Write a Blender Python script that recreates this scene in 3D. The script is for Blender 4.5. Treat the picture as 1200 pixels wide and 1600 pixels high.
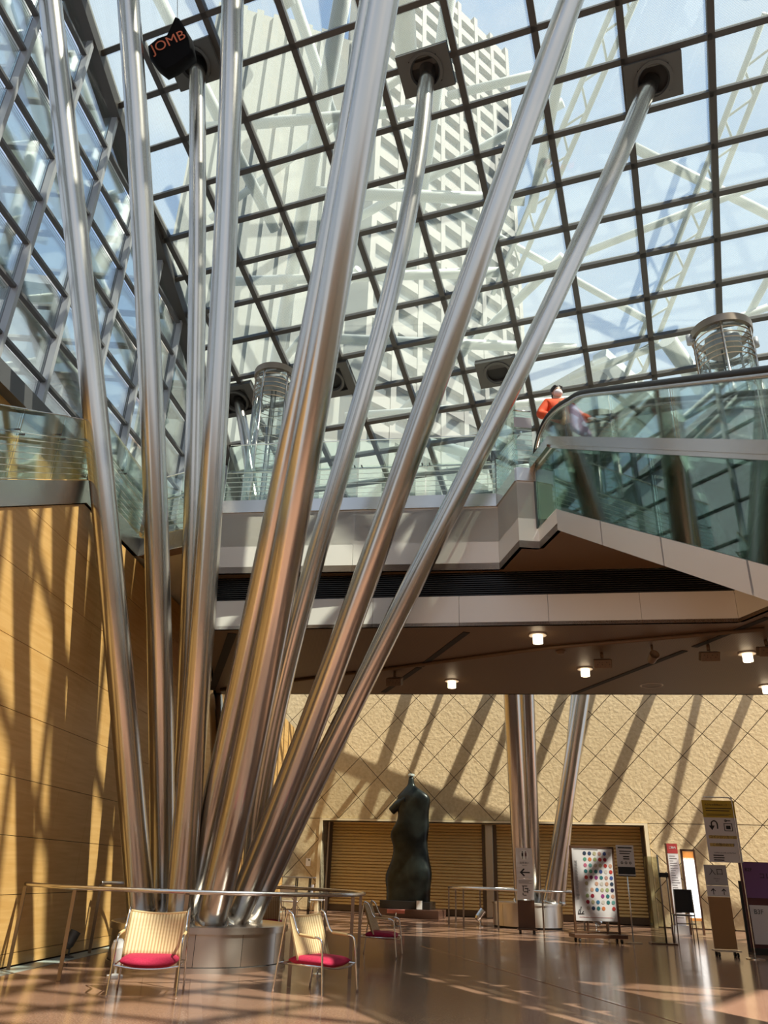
import bpy, bmesh, math, random
import numpy as np
from mathutils import Vector, Matrix
random.seed(7)
for o in list(bpy.data.objects): bpy.data.objects.remove(o)
scene = bpy.context.scene
col = scene.collection
# ------------------------------------------------------------------ camera
F, H = 1200.0, 1.25
TILT, ROLL = math.radians(25.33), math.radians(2.0)
fwd = np.array([0, math.cos(TILT), math.sin(TILT)])
r0 = np.array([1., 0, 0]); u0 = np.cross(r0, fwd)
R = math.cos(ROLL)*r0 + math.sin(ROLL)*u0
U = math.cos(ROLL)*u0 - math.sin(ROLL)*r0
CAM = np.array([0, 0, H])
cd = bpy.data.cameras.new('camera'); cam = bpy.data.objects.new('camera', cd); col.objects.link(cam)
cd.sensor_fit = 'HORIZONTAL'; cd.sensor_width = 36; cd.lens = 36*F/1200; cd.clip_end = 500
m = Matrix.Identity(4)
for i in range(3):
    m[i][0] = R[i]; m[i][1] = U[i]; m[i][2] = -fwd[i]; m[i][3] = CAM[i]
cam.matrix_world = m; scene.camera = cam
# ------------------------------------------------------------------ world, sun, exposure
SUN = Vector((.46, -.36, .81)).normalized()          # direction to the sun
w = bpy.data.worlds.new('sky'); scene.world = w; w.use_nodes = True
nt = w.node_tree; N = nt.nodes; L = nt.links; N.clear()
out = N.new('ShaderNodeOutputWorld'); bg = N.new('ShaderNodeBackground'); L.new(bg.outputs[0], out.inputs[0])
tc = N.new('ShaderNodeTexCoord'); sep = N.new('ShaderNodeSeparateXYZ'); L.new(tc.outputs['Generated'], sep.inputs[0])
ramp = N.new('ShaderNodeValToRGB'); L.new(sep.outputs[2], ramp.inputs[0])
ramp.color_ramp.elements[0].position = 0.0; ramp.color_ramp.elements[0].color = (.72, .80, .88, 1)
ramp.color_ramp.elements[1].position = 0.9; ramp.color_ramp.elements[1].color = (.36, .56, .92, 1)
nz = N.new('ShaderNodeTexNoise'); nz.inputs['Scale'].default_value = 2.6; nz.inputs['Detail'].default_value = 6
L.new(tc.outputs['Generated'], nz.inputs['Vector'])
cr = N.new('ShaderNodeValToRGB'); L.new(nz.outputs[0], cr.inputs[0])
cr.color_ramp.elements[0].position = .46; cr.color_ramp.elements[1].position = .72
mx = N.new('ShaderNodeMixRGB'); L.new(cr.outputs[0], mx.inputs[0]); L.new(ramp.outputs[0], mx.inputs[1]); mx.inputs[2].default_value = (.95, .97, 1, 1)
L.new(mx.outputs[0], bg.inputs[0]); bg.inputs[1].default_value = .95
sd = bpy.data.lights.new('sun', 'SUN'); so = bpy.data.objects.new('sun', sd); col.objects.link(so)
sd.energy = 11.5; sd.angle = math.radians(.6); sd.color = (1, .93, .82)
so.rotation_euler = SUN.to_track_quat('Z', 'Y').to_euler()
scene.view_settings.view_transform = 'Standard'; scene.view_settings.look = 'None'
scene.view_settings.gamma = 1; scene.view_settings.use_curve_mapping = False
scene.view_settings.exposure = 0.06
scene.cycles.transparent_max_bounces = 24
scene.cycles.max_bounces = 10
scene.cycles.caustics_reflective = False
# ------------------------------------------------------------------ geometry helpers
def ray(x, y):
    v = (x-600)*R + (800-y)*U + F*fwd
    return v/np.linalg.norm(v)
def lvl(x, y, z=0.):                      # point of that sight line at height z
    r = ray(x, y); return CAM + r*(z-H)/r[2]
def atd(x, y, d):                         # ... at distance d in front of the camera
    r = ray(x, y); return CAM + r*d/r[1]
def atz(x, y, zc):
    r = ray(x, y); return CAM + r*zc/(r@fwd)
def onp(x, y, p0, n):
    r = ray(x, y); return CAM + r*((np.asarray(p0)-CAM)@n)/(r@n)
def proj(p):
    q = np.asarray(p, float)-CAM; z = q@fwd
    return 600+F*(q@R)/z, 800-F*(q@U)/z, z
def V(p): return Vector((float(p[0]), float(p[1]), float(p[2])))

class MB:
    def __init__(s): s.v = []; s.f = []; s.sm = []
    def add(s, vs, fs, smooth=False):
        b = len(s.v); s.v += [tuple(map(float, v)) for v in vs]
        for f in fs: s.f.append([b+i for i in f]); s.sm.append(smooth)
        return s
    def obox(s, c, ax, ay, az, sx, sy, sz):       # centre, three unit axes, full sizes
        c = np.asarray(c, float); ax, ay, az = (np.asarray(a, float) for a in (ax, ay, az))
        vs = [c+ax*sx*i/2+ay*sy*j/2+az*sz*k/2 for k in (-1, 1) for j in (-1, 1) for i in (-1, 1)]
        fs = [(0, 2, 3, 1), (4, 5, 7, 6), (0, 1, 5, 4), (2, 6, 7, 3), (0, 4, 6, 2), (1, 3, 7, 5)]
        if np.cross(ax, ay)@az < 0: fs = [f[::-1] for f in fs]
        return s.add(vs, fs)
    def box(s, x0, x1, y0, y1, z0, z1):
        return s.obox(((x0+x1)/2, (y0+y1)/2, (z0+z1)/2), (1, 0, 0), (0, 1, 0), (0, 0, 1), x1-x0, y1-y0, z1-z0)
    def bar(s, a, b, wdt, hgt, up=(0, 0, 1)):     # box from a to b
        a = np.asarray(a, float); b = np.asarray(b, float); d = b-a; Ln = np.linalg.norm(d); d = d/Ln
        up = np.asarray(up, float); x = np.cross(d, up); x /= np.linalg.norm(x); u = np.cross(x, d)
        return s.obox((a+b)/2, d, x, u, Ln, wdt, hgt)
    def tube(s, pts, r, n=14, caps=True, closed=False):
        pts = [np.asarray(p, float) for p in pts]; m_ = len(pts)
        rs = r if hasattr(r, '__len__') else [r]*m_
        t0 = pts[1]-pts[0]; a = np.array([0, 0, 1.]) if abs(t0[2]) < .9*np.linalg.norm(t0) else np.array([1., 0, 0])
        x = None; vs = []
        for i in range(m_):
            if closed: t = pts[(i+1) % m_]-pts[i-1]
            else: t = pts[min(i+1, m_-1)]-pts[max(i-1, 0)]
            t = t/np.linalg.norm(t)
            if x is None: x = np.cross(a, t)
            x = x-t*(x@t); x /= np.linalg.norm(x); y = np.cross(t, x)
            for k in range(n):
                an = 2*math.pi*k/n; vs.append(pts[i]+rs[i]*(math.cos(an)*x+math.sin(an)*y))
        fs = []
        for i in range(m_ if closed else m_-1):
            j = (i+1) % m_
            for k in range(n):
                k2 = (k+1) % n; fs.append((i*n+k, i*n+k2, j*n+k2, j*n+k))
        b = len(s.v); s.add(vs, fs, True)
        if caps and not closed:
            s.f.append([b+k for k in range(n)][::-1]); s.sm.append(False)
            s.f.append([b+(m_-1)*n+k for k in range(n)]); s.sm.append(False)
        return s
    def lathe(s, prof, c=(0, 0, 0), n=32, a0=0, a1=2*math.pi, axes=None, smooth=True):
        c = np.asarray(c, float)
        X, Y, Z = [np.asarray(q, float) for q in (axes or ((1, 0, 0), (0, 1, 0), (0, 0, 1)))]
        full = abs(a1-a0-2*math.pi) < 1e-6; m_ = n if full else n+1
        for i in range(len(prof)-1):              # crisp along the profile, smooth around the axis
            vs = []
            for r, z in prof[i:i+2]:
                for k in range(m_):
                    an = a0+(a1-a0)*k/n; vs.append(c+X*r*math.cos(an)+Y*r*math.sin(an)+Z*z)
            s.add(vs, [(k, (k+1) % m_, m_+(k+1) % m_, m_+k) for k in range(n)], smooth)
        return s
    def prism(s, poly, nrm, th):                  # 3-D polygon (counter-clockwise about nrm) pushed back by th
        nrm = np.asarray(nrm, float); k = len(poly)
        top = [np.asarray(p, float) for p in poly]; bot = [p-nrm*th for p in top]
        fs = [list(range(k)), list(range(2*k-1, k-1, -1))]
        for i in range(k):
            j = (i+1) % k; fs.append((i, i+k, j+k, j))
        return s.add(top+bot, fs)
    def ball(s, c, rx, ry, rz, n=12, rot=None):
        c = np.asarray(c, float); vs = []; fs = []; h = n//2+1
        for i in range(h+1):
            th = math.pi*i/h
            for k in range(n):
                ph = 2*math.pi*k/n
                p = np.array([rx*math.sin(th)*math.cos(ph), ry*math.sin(th)*math.sin(ph), rz*math.cos(th)])
                if rot is not None: p = rot@p
                vs.append(c+p)
        for i in range(h):
            for k in range(n):
                k2 = (k+1) % n; fs.append((i*n+k, (i+1)*n+k, (i+1)*n+k2, i*n+k2))
        return s.add(vs, fs, True)
    def build(s, name, mat, parent=None, bevel=0, kind=None, label=None, subsurf=0):
        org = Vector((0, 0, 0)) if parent is None else ORG.get(parent.name, Vector((0, 0, 0)))
        me = bpy.data.meshes.new(name)
        me.from_pydata([(v[0]-org.x, v[1]-org.y, v[2]-org.z) for v in s.v], [], s.f)
        me.polygons.foreach_set('use_smooth', s.sm); me.update()
        bmx = bmesh.new(); bmx.from_mesh(me); bmesh.ops.remove_doubles(bmx, verts=bmx.verts, dist=1e-6) if subsurf else None
        bmesh.ops.recalc_face_normals(bmx, faces=bmx.faces); bmx.to_mesh(me); bmx.free()
        me.materials.append(mat); o = bpy.data.objects.new(name, me); col.objects.link(o)
        if parent is not None: o.parent = parent
        ORG[o.name] = org
        if bevel:
            b = o.modifiers.new('bevel', 'BEVEL'); b.width = bevel; b.segments = 2; b.limit_method = 'ANGLE'
        if subsurf:
            b = o.modifiers.new('sub', 'SUBSURF'); b.levels = b.render_levels = subsurf
        if kind: o['kind'] = kind
        if label: o['label'] = label
        return o
ORG = {}
def tag(o, label, cat, group=None, kind=None):
    o['label'] = label; o['category'] = cat
    if group: o['group'] = group
    if kind: o['kind'] = kind
    return o
def thing(name, label, cat, loc=(0, 0, 0), group=None, kind=None):
    o = bpy.data.objects.new(name, None); col.objects.link(o); o.location = V(loc); o.empty_display_size = .2
    ORG[o.name] = V(loc); return tag(o, label, cat, group, kind)
def copy_tree(o, parent=None):
    c = o.copy(); col.objects.link(c); ORG[c.name] = ORG.get(o.name, Vector((0, 0, 0)))
    if parent is not None: c.parent = parent
    for ch in list(o.children): copy_tree(ch, c)
    return c
def clip(poly, p, n):                     # keep the side of a convex 2-D polygon where (q-p).n >= 0
    res = []; k = len(poly)
    for i in range(k):
        a, b = poly[i], poly[(i+1) % k]
        da = (a[0]-p[0])*n[0]+(a[1]-p[1])*n[1]; db = (b[0]-p[0])*n[0]+(b[1]-p[1])*n[1]
        if da >= 0: res.append(a)
        if da*db < 0:
            t = da/(da-db); res.append((a[0]+t*(b[0]-a[0]), a[1]+t*(b[1]-a[1])))
    return res
def area(p): return .5*abs(sum(p[i][0]*p[(i+1) % len(p)][1]-p[(i+1) % len(p)][0]*p[i][1] for i in range(len(p)))) if len(p) > 2 else 0
def shrink(poly, g):                      # move every edge of a convex polygon inwards by g
    k = len(poly); cx = sum(p[0] for p in poly)/k; cy = sum(p[1] for p in poly)/k; res = list(poly)
    for i in range(k):
        a, b = poly[i], poly[(i+1) % k]; ex, ey = b[0]-a[0], b[1]-a[1]; Ln = math.hypot(ex, ey)
        if Ln < 1e-6: continue
        nx, ny = -ey/Ln, ex/Ln
        if (cx-a[0])*nx+(cy-a[1])*ny < 0: nx, ny = -nx, -ny
        res = clip(res, (a[0]+nx*g, a[1]+ny*g), (nx, ny))
        if len(res) < 3: return []
    return res
def spline(pts, n=8, closed=False):
    P = [np.asarray(p, float) for p in pts]; k = len(P); res = []
    rng = range(k) if closed else range(k-1)
    for i in rng:
        if closed: a, b, c, d = P[i-1], P[i], P[(i+1) % k], P[(i+2) % k]
        else: a, b, c, d = P[max(i-1, 0)], P[i], P[i+1], P[min(i+2, k-1)]
        for j in range(n):
            t = j/n; res.append(.5*((2*b)+(c-a)*t+(2*a-5*b+4*c-d)*t*t+(3*b-a-3*c+d)*t**3))
    if not closed: res.append(P[-1])
    return res
# ------------------------------------------------------------------ materials
def mat(name, colr, rough=.5, metal=0., spec=.5, emit=None, estr=1., coat=0.):
    mt = bpy.data.materials.new(name); mt.use_nodes = True
    b = mt.node_tree.nodes['Principled BSDF']
    b.inputs['Base Color'].default_value = (*colr, 1); b.inputs['Roughness'].default_value = rough
    b.inputs['Metallic'].default_value = metal; b.inputs['Specular IOR Level'].default_value = spec
    b.inputs['Coat Weight'].default_value = coat
    if emit: b.inputs['Emission Color'].default_value = (*emit, 1); b.inputs['Emission Strength'].default_value = estr
    mt.diffuse_color = (*colr, 1); return mt
def nodes(mt): return mt.node_tree.nodes, mt.node_tree.links, mt.node_tree.nodes['Principled BSDF']
def coords(mt, scale, obj=False, rot=(0, 0, 0)):
    n, l, b = nodes(mt); t = n.new('ShaderNodeTexCoord') if obj else n.new('ShaderNodeNewGeometry')
    mp = n.new('ShaderNodeMapping'); mp.inputs['Scale'].default_value = scale; mp.inputs['Rotation'].default_value = rot
    l.new(t.outputs['Object' if obj else 'Position'], mp.inputs[0]); return mp.outputs[0]
def varied(mt, scale, c1, c2, nscale=1., detail=4., lo=.35, hi=.65, bump=0., bdist=.01, obj=False):
    n, l, b = nodes(mt); v = coords(mt, scale, obj)
    z = n.new('ShaderNodeTexNoise'); z.inputs['Scale'].default_value = nscale; z.inputs['Detail'].default_value = detail
    l.new(v, z.inputs['Vector']); r = n.new('ShaderNodeValToRGB'); l.new(z.outputs[0], r.inputs[0])
    r.color_ramp.elements[0].position = lo; r.color_ramp.elements[0].color = (*c1, 1)
    r.color_ramp.elements[1].position = hi; r.color_ramp.elements[1].color = (*c2, 1)
    l.new(r.outputs[0], b.inputs['Base Color'])
    if bump:
        bp = n.new('ShaderNodeBump'); bp.inputs['Strength'].default_value = bump; bp.inputs['Distance'].default_value = bdist
        l.new(z.outputs[0], bp.inputs['Height']); l.new(bp.outputs[0], b.inputs['Normal'])
    return mt
def glass(name, tint, refl=.06, haze=0., hazecol=(.8, .85, .8), stripe=None, dots=None, rough=.0):
    mt = bpy.data.materials.new(name); mt.use_nodes = True; n = mt.node_tree.nodes; l = mt.node_tree.links; n.clear()
    o = n.new('ShaderNodeOutputMaterial'); tr = n.new('ShaderNodeBsdfTransparent'); tr.inputs[0].default_value = (*tint, 1)
    last = tr.outputs[0]
    def diffuse(c):
        d = n.new('ShaderNodeBsdfDiffuse'); d.inputs[0].default_value = (*c, 1)
        t = n.new('ShaderNodeBsdfTranslucent'); t.inputs[0].default_value = (*c, 1)
        mxx = n.new('ShaderNodeMixShader'); mxx.inputs[0].default_value = .6; l.new(d.outputs[0], mxx.inputs[1]); l.new(t.outputs[0], mxx.inputs[2]); return mxx.outputs[0]
    if haze:
        mxx = n.new('ShaderNodeMixShader'); l.new(last, mxx.inputs[1]); l.new(diffuse(hazecol), mxx.inputs[2]); mxx.inputs[0].default_value = haze
        if dots:                          # fritted dots laid out in the roof's own plane
            g = n.new('ShaderNodeNewGeometry'); fac = []
            for ax in dots[:2]:
                dt = n.new('ShaderNodeVectorMath'); dt.operation = 'DOT_PRODUCT'; l.new(g.outputs['Position'], dt.inputs[0]); dt.inputs[1].default_value = tuple(ax)
                m1 = n.new('ShaderNodeMath'); m1.operation = 'MULTIPLY'; m1.inputs[1].default_value = 2*math.pi/dots[2]; l.new(dt.outputs['Value'], m1.inputs[0])
                m2 = n.new('ShaderNodeMath'); m2.operation = 'SINE'; l.new(m1.outputs[0], m2.inputs[0]); fac.append(m2.outputs[0])
            m3 = n.new('ShaderNodeMath'); m3.operation = 'MULTIPLY'; l.new(fac[0], m3.inputs[0]); l.new(fac[1], m3.inputs[1])
            m4 = n.new('ShaderNodeMath'); m4.operation = 'MULTIPLY_ADD'; l.new(m3.outputs[0], m4.inputs[0]); m4.inputs[1].default_value = .07; m4.inputs[2].default_value = haze
            l.new(m4.outputs[0], mxx.inputs[0])
        last = mxx.outputs[0]
    if stripe:                            # horizontal ceramic lines: period, width share, z from, z to
        g = n.new('ShaderNodeNewGeometry'); sp = n.new('ShaderNodeSeparateXYZ'); l.new(g.outputs['Position'], sp.inputs[0])
        m1 = n.new('ShaderNodeMath'); m1.operation = 'DIVIDE'; dts = n.new('ShaderNodeVectorMath'); dts.operation = 'DOT_PRODUCT'; l.new(g.outputs['Position'], dts.inputs[0]); dts.inputs[1].default_value = tuple(stripe[3]) if len(stripe) > 3 else (0, 0, 1)
        l.new(dts.outputs['Value'], m1.inputs[0]); m1.inputs[1].default_value = stripe[0]
        m2 = n.new('ShaderNodeMath'); m2.operation = 'FRACT'; l.new(m1.outputs[0], m2.inputs[0])
        m3 = n.new('ShaderNodeMath'); m3.operation = 'LESS_THAN'; l.new(m2.outputs[0], m3.inputs[0]); m3.inputs[1].default_value = stripe[1]
        m4 = n.new('ShaderNodeMath'); m4.operation = 'LESS_THAN'; l.new(sp.outputs[2], m4.inputs[0]); m4.inputs[1].default_value = stripe[2]
        m5 = n.new('ShaderNodeMath'); m5.operation = 'MULTIPLY'; l.new(m3.outputs[0], m5.inputs[0]); l.new(m4.outputs[0], m5.inputs[1])
        m6 = n.new('ShaderNodeMath'); m6.operation = 'MULTIPLY'; l.new(m5.outputs[0], m6.inputs[0]); m6.inputs[1].default_value = .7
        mxx = n.new('ShaderNodeMixShader'); l.new(m6.outputs[0], mxx.inputs[0]); l.new(last, mxx.inputs[1]); l.new(diffuse((.9, .93, .9)), mxx.inputs[2]); last = mxx.outputs[0]
    gl = n.new('ShaderNodeBsdfGlossy'); gl.inputs['Roughness'].default_value = rough; gl.inputs[0].default_value = (.95, 1, .97, 1)
    fr = n.new('ShaderNodeLayerWeight'); fr.inputs[0].default_value = .18
    ma = n.new('ShaderNodeMath'); ma.operation = 'MULTIPLY_ADD'; l.new(fr.outputs['Fresnel'], ma.inputs[0]); ma.inputs[1].default_value = .7; ma.inputs[2].default_value = refl
    mxx = n.new('ShaderNodeMixShader'); l.new(ma.outputs[0], mxx.inputs[0]); l.new(last, mxx.inputs[1]); l.new(gl.outputs[0], mxx.inputs[2])
    l.new(mxx.outputs[0], o.inputs[0]); mt.diffuse_color = (*tint, .3); return mt
def brushed(name, c, rough, scale=(3, 3, 3), amp=.1):
    mt = mat(name, c, rough, 1.); n, l, b = nodes(mt); v = coords(mt, scale)
    z = n.new('ShaderNodeTexNoise'); z.inputs['Scale'].default_value = 1; z.inputs['Detail'].default_value = 5; l.new(v, z.inputs['Vector'])
    mr = n.new('ShaderNodeMapRange'); mr.inputs[3].default_value = rough-amp; mr.inputs[4].default_value = rough+amp; l.new(z.outputs[0], mr.inputs[0]); l.new(mr.outputs[0], b.inputs['Roughness'])
    return mt
# frame of the sloping glass roof
AZ, SL = math.radians(20.5), math.radians(22.)
RA = np.array([-math.cos(AZ), math.sin(AZ), 0]); RB = np.array([math.sin(AZ)*math.cos(SL), math.cos(AZ)*math.cos(SL), -math.sin(SL)])
RN = np.cross(RB, RA)                      # upwards
if RN[2] < 0: RN = -RN
RP = atz(1020, 125, 15.)
M = {}
M['steel'] = brushed('brushed stainless steel', (.57, .54, .50), .24, (2, 2, .25), .03)
M['drum'] = brushed('drum stainless steel', (.62, .56, .50), .33, (1, 1, 2), .02)
n, l, b = nodes(M['drum']); tg = n.new('ShaderNodeTangent'); tg.direction_type = 'RADIAL'; tg.axis = 'Z'; l.new(tg.outputs[0], b.inputs['Tangent']); b.inputs['Anisotropic'].default_value = .75; b.inputs['Anisotropic Rotation'].default_value = .25
M['chrome'] = mat('polished chrome', (.75, .74, .73), .1, 1.)
M['rail'] = mat('satin rail steel', (.66, .63, .60), .22, 1.)
M['bronze_post'] = mat('dark satin post steel', (.30, .24, .19), .35, 1.)
M['mullion'] = mat('dark bronze mullion paint', (.055, .05, .044), .45)
M['grey_steel'] = mat('grey painted steel', (.40, .41, .42), .4, .3)
M['dark_steel'] = mat('dark grey painted steel', (.10, .10, .10), .42, .2)
M['socket'] = mat('dark grey socket metal', (.085, .083, .075), .5, .2)
M['roof_glass'] = glass('fritted roof glass', (.92, .95, .935), .025, .15, (.74, .80, .74), dots=(RA, RB, .045))
M['wall_glass'] = glass('clear facade glass', (.95, .97, .98), .03)
M['rail_glass'] = glass('green balustrade glass', (.90, .96, .93), .035, .06, (.66, .82, .74), stripe=(.1, .1, 100))
M['stair_glass'] = glass('green stair glass', (.90, .96, .93), .035, .06, (.66, .82, .74), stripe=(.1, .1, 100, (-.512*math.sin(math.radians(4.3)), -.512*math.cos(math.radians(4.3)), 1)))
M['clear_rail_glass'] = glass('clear balustrade glass', (.93, .975, .955), .03, .015, (.7, .85, .78))
M['dark_glass'] = glass('deep green cladding glass', (.52, .66, .60), .10)
M['lift_glass'] = glass('lift shaft glass', (.90, .95, .95), .07, .05, (.8, .9, .9))
M['stand_glass'] = glass('smoked acrylic', (.55, .57, .46), .06)
M['white'] = mat('white painted panel', (.87, .85, .76), .42)
M['white_steel'] = mat('white exterior steel', (.52, .55, .53), .5)
M['esc_white'] = mat('satin aluminium skirt panel', (.70, .68, .63), .3, .35)
M['louver'] = mat('black louver', (.03, .028, .026), .4, .3)
M['black'] = mat('black rubber', (.012, .012, .012), .45)
M['void'] = mat('dark void', (.02, .018, .016), .8)
M['soffit'] = mat('brown perforated metal ceiling', (.27, .165, .10), .5)
n, l, b = nodes(M['soffit']); v = coords(M['soffit'], (28, 28, 28), rot=(0, 0, .75))
vo = n.new('ShaderNodeTexVoronoi'); vo.inputs['Randomness'].default_value = 0.; vo.inputs['Scale'].default_value = 1; l.new(v, vo.inputs['Vector'])
rr = n.new('ShaderNodeValToRGB'); l.new(vo.outputs['Distance'], rr.inputs[0]); rr.color_ramp.elements[0].position = .26; rr.color_ramp.elements[1].position = .32
rr.color_ramp.elements[0].color = (.06, .036, .02, 1); rr.color_ramp.elements[1].color = (.165, .10, .052, 1); l.new(rr.outputs[0], b.inputs['Base Color'])
M['soffit_plain'] = mat('brown metal ceiling', (.17, .105, .055), .45)
M['wood'] = mat('golden maple veneer', (.62, .39, .16), .42)
varied(M['wood'], (9, .9, 16), (.62, .345, .105), (.73, .45, .165), 1.2, 6, .3, .7)
M['stone'] = mat('split sandstone', (.62, .50, .30), .85)
varied(M['stone'], (1, 1, 1), (.47, .36, .195), (.58, .465, .27), 9, 10, .3, .7, .8, .02)
M['stone_trim'] = mat('honed sandstone trim', (.66, .56, .36), .6)
M['joint'] = mat('dark joint', (.045, .03, .018), .9)
M['shutter'] = mat('tan roller shutter', (.62, .45, .19), .45, .1)
M['shutter_dark'] = mat('shutter guide', (.09, .06, .035), .4, .3)
M['floor'] = mat('polished brown granite', (.33, .18, .115), .17, spec=.4, coat=.08)
n, l, b = nodes(M['floor']); v = coords(M['floor'], (1, 1, 1), rot=(0, 0, .3))
z1 = n.new('ShaderNodeTexNoise'); z1.inputs['Scale'].default_value = 55; z1.inputs['Detail'].default_value = 3; l.new(v, z1.inputs['Vector'])
z2 = n.new('ShaderNodeTexNoise'); z2.inputs['Scale'].default_value = .7; z2.inputs['Detail'].default_value = 4; l.new(v, z2.inputs['Vector'])
ad = n.new('ShaderNodeMath'); ad.operation = 'MULTIPLY_ADD'; l.new(z2.outputs[0], ad.inputs[0]); ad.inputs[1].default_value = .35; l.new(z1.outputs[0], ad.inputs[2])
rr = n.new('ShaderNodeValToRGB'); l.new(ad.outputs[0], rr.inputs[0]); rr.color_ramp.elements[0].position = .5; rr.color_ramp.elements[1].position = .85
rr.color_ramp.elements[0].color = (.23, .115, .07, 1); rr.color_ramp.elements[1].color = (.42, .255, .175, 1); l.new(rr.outputs[0], b.inputs['Base Color'])
br = n.new('ShaderNodeTexBrick'); br.inputs['Scale'].default_value = 1.; br.offset = 0; br.inputs['Brick Width'].default_value = .1; br.inputs['Row Height'].default_value = .1; br.inputs['Mortar Size'].default_value = .004
l.new(v, br.inputs['Vector']); bp = n.new('ShaderNodeBump'); bp.inputs['Strength'].default_value = .12; bp.inputs['Distance'].default_value = .002
l.new(br.outputs['Fac'], bp.inputs['Height']); bp.invert = True; l.new(bp.outputs[0], b.inputs['Normal'])
M['floor_strip'] = mat('paler granite strip', (.42, .25, .17), .14, coat=.3)
M['floor_grey'] = mat('grey green edge stone', (.36, .42, .38), .35)
M['red'] = mat('crimson wool', (.42, .012, .05), .85); varied(M['red'], (1, 1, 1), (.36, .008, .04), (.48, .018, .07), 60, 3, .3, .7, .2, .003, True)
M['cane'] = mat('woven cane', (.62, .44, .22), .6)
n, l, b = nodes(M['cane']); v = coords(M['cane'], (1, 1, 1), True)
wv = n.new('ShaderNodeTexWave'); wv.wave_type = 'BANDS'; wv.bands_direction = 'X'; wv.inputs['Scale'].default_value = 9.; l.new(v, wv.inputs['Vector'])
w2 = n.new('ShaderNodeTexWave'); w2.wave_type = 'BANDS'; w2.bands_direction = 'Z'; w2.inputs['Scale'].default_value = 26.; l.new(v, w2.inputs['Vector'])
ml = n.new('ShaderNodeMath'); ml.operation = 'MULTIPLY_ADD'; l.new(w2.outputs['Fac'], ml.inputs[0]); ml.inputs[1].default_value = .5; l.new(wv.outputs['Fac'], ml.inputs[2])
rr = n.new('ShaderNodeValToRGB'); l.new(ml.outputs[0], rr.inputs[0]); rr.color_ramp.elements[0].position = .2; rr.color_ramp.elements[1].position = 1.
rr.color_ramp.elements[0].color = (.38, .24, .10, 1); rr.color_ramp.elements[1].color = (.76, .58, .32, 1); l.new(rr.outputs[0], b.inputs['Base Color'])
bp = n.new('ShaderNodeBump'); bp.inputs['Strength'].default_value = .4; bp.inputs['Distance'].default_value = .004; l.new(ml.outputs[0], bp.inputs['Height']); l.new(bp.outputs[0], b.inputs['Normal'])
M['cane_wrap'] = mat('cane wrapping', (.66, .46, .22), .55)
M['bronze'] = mat('dark green black bronze', (.02, .026, .022), .33, .5)
varied(M['bronze'], (1, 1, 1), (.006, .007, .006), (.028, .036, .031), 2.2, 6, .35, .75, .25, .02)
M['bronze_pale'] = mat('pale bronze', (.55, .62, .58), .5, .2)  # much paler than the figure, used for its neck cap
M['plinth'] = mat('black plinth stone', (.018, .016, .015), .25)
M['plinth_red'] = mat('dark red granite step', (.10, .05, .035), .25)
M['sign_white'] = mat('white sign board', (.72, .68, .68), .5)
M['sign_grey'] = mat('grey sign board', (.42, .40, .40), .5)
M['sign_yellow'] = mat('mustard sign', (.55, .38, .03), .5)
M['sign_mark'] = mat('sign ink', (.015, .014, .015), .6)
M['sign_hl'] = mat('yellow highlight', (.60, .42, .12), .6)
M['sign_wood'] = mat('copper brown sign panel', (.36, .20, .09), .3, .4)
M['sign_red'] = mat('red sign header', (.42, .04, .04), .5)
M['sign_purple'] = mat('purple sign board', (.20, .085, .24), .5)
M['sign_maroon'] = mat('maroon sign side', (.12, .03, .03), .4)
M['frame_wood'] = mat('dark walnut frame', (.10, .045, .022), .4)
M['light_panel'] = mat('backlit panel', (.9, .9, .9), .5, emit=(1, .98, .95), estr=1.6)
M['orange_head'] = mat('orange header', (.70, .25, .05), .5, emit=(1, .4, .1), estr=.4)
M['lamp'] = mat('lamp glow', (1, .9, .75), .4, emit=(1, .78, .5), estr=5)
M['lamp_rim'] = mat('lamp rim', (.65, .6, .55), .4)
M['card'] = mat('white card', (.85, .85, .83), .5)
M['salmon'] = mat('salmon card', (.75, .28, .22), .5)
M['skin'] = mat('skin', (.60, .38, .27), .5)
M['hair'] = mat('black hair', (.012, .010, .010), .5)
M['mask'] = mat('white face mask', (.85, .83, .83), .8)
M['jacket'] = mat('orange red jacket', (.78, .09, .02), .75)
M['shirt'] = mat('peach patterned shirt', (.75, .42, .2), .8)
varied(M['shirt'], (1, 1, 1), (.45, .18, .07), (.85, .55, .30), 14, 3, .42, .58)
M['trousers'] = mat('dark trousers', (.05, .03, .03), .8)
M['lilac'] = mat('lilac lining', (.45, .30, .48), .8)
M['bag'] = mat('black nylon', (.004, .004, .005), .8, spec=.1)
M['bag_ink'] = mat('orange print', (.62, .16, .07), .6)
M['tower'] = mat('cream tower facade', (.27, .26, .235), .7)
M['tower_glass'] = mat('tower window', (.13, .15, .155), .25, .0)
M['tower_b'] = mat('pale concrete tower', (.26, .265, .235), .8)
M['roof_grey'] = mat('grey roof cladding', (.35, .37, .40), .6)
M['plaster'] = mat('beige plaster', (.60, .50, .34), .8)
dot_cols = [(.02,.04,.08),(.03,.05,.12),(.05,.09,.3),(.45,.24,.2),(.5,.42,.34),(.1,.3,.2),(.6,.18,.06),(.3,.36,.16),(.5,.04,.03),(.3,.01,.03),(.5,.12,.2),(.12,.32,.3),(.02,.16,.17),(.45,.4,.24),(.55,.3,.2),(.14,.01,.06),(.04,.16,.3),(.03,.02,.07),(.3,.04,.2),(.55,.5,.45)]
M['dots'] = [mat('print dot %d' % i, c, .6) for i, c in enumerate(dot_cols)]
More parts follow.
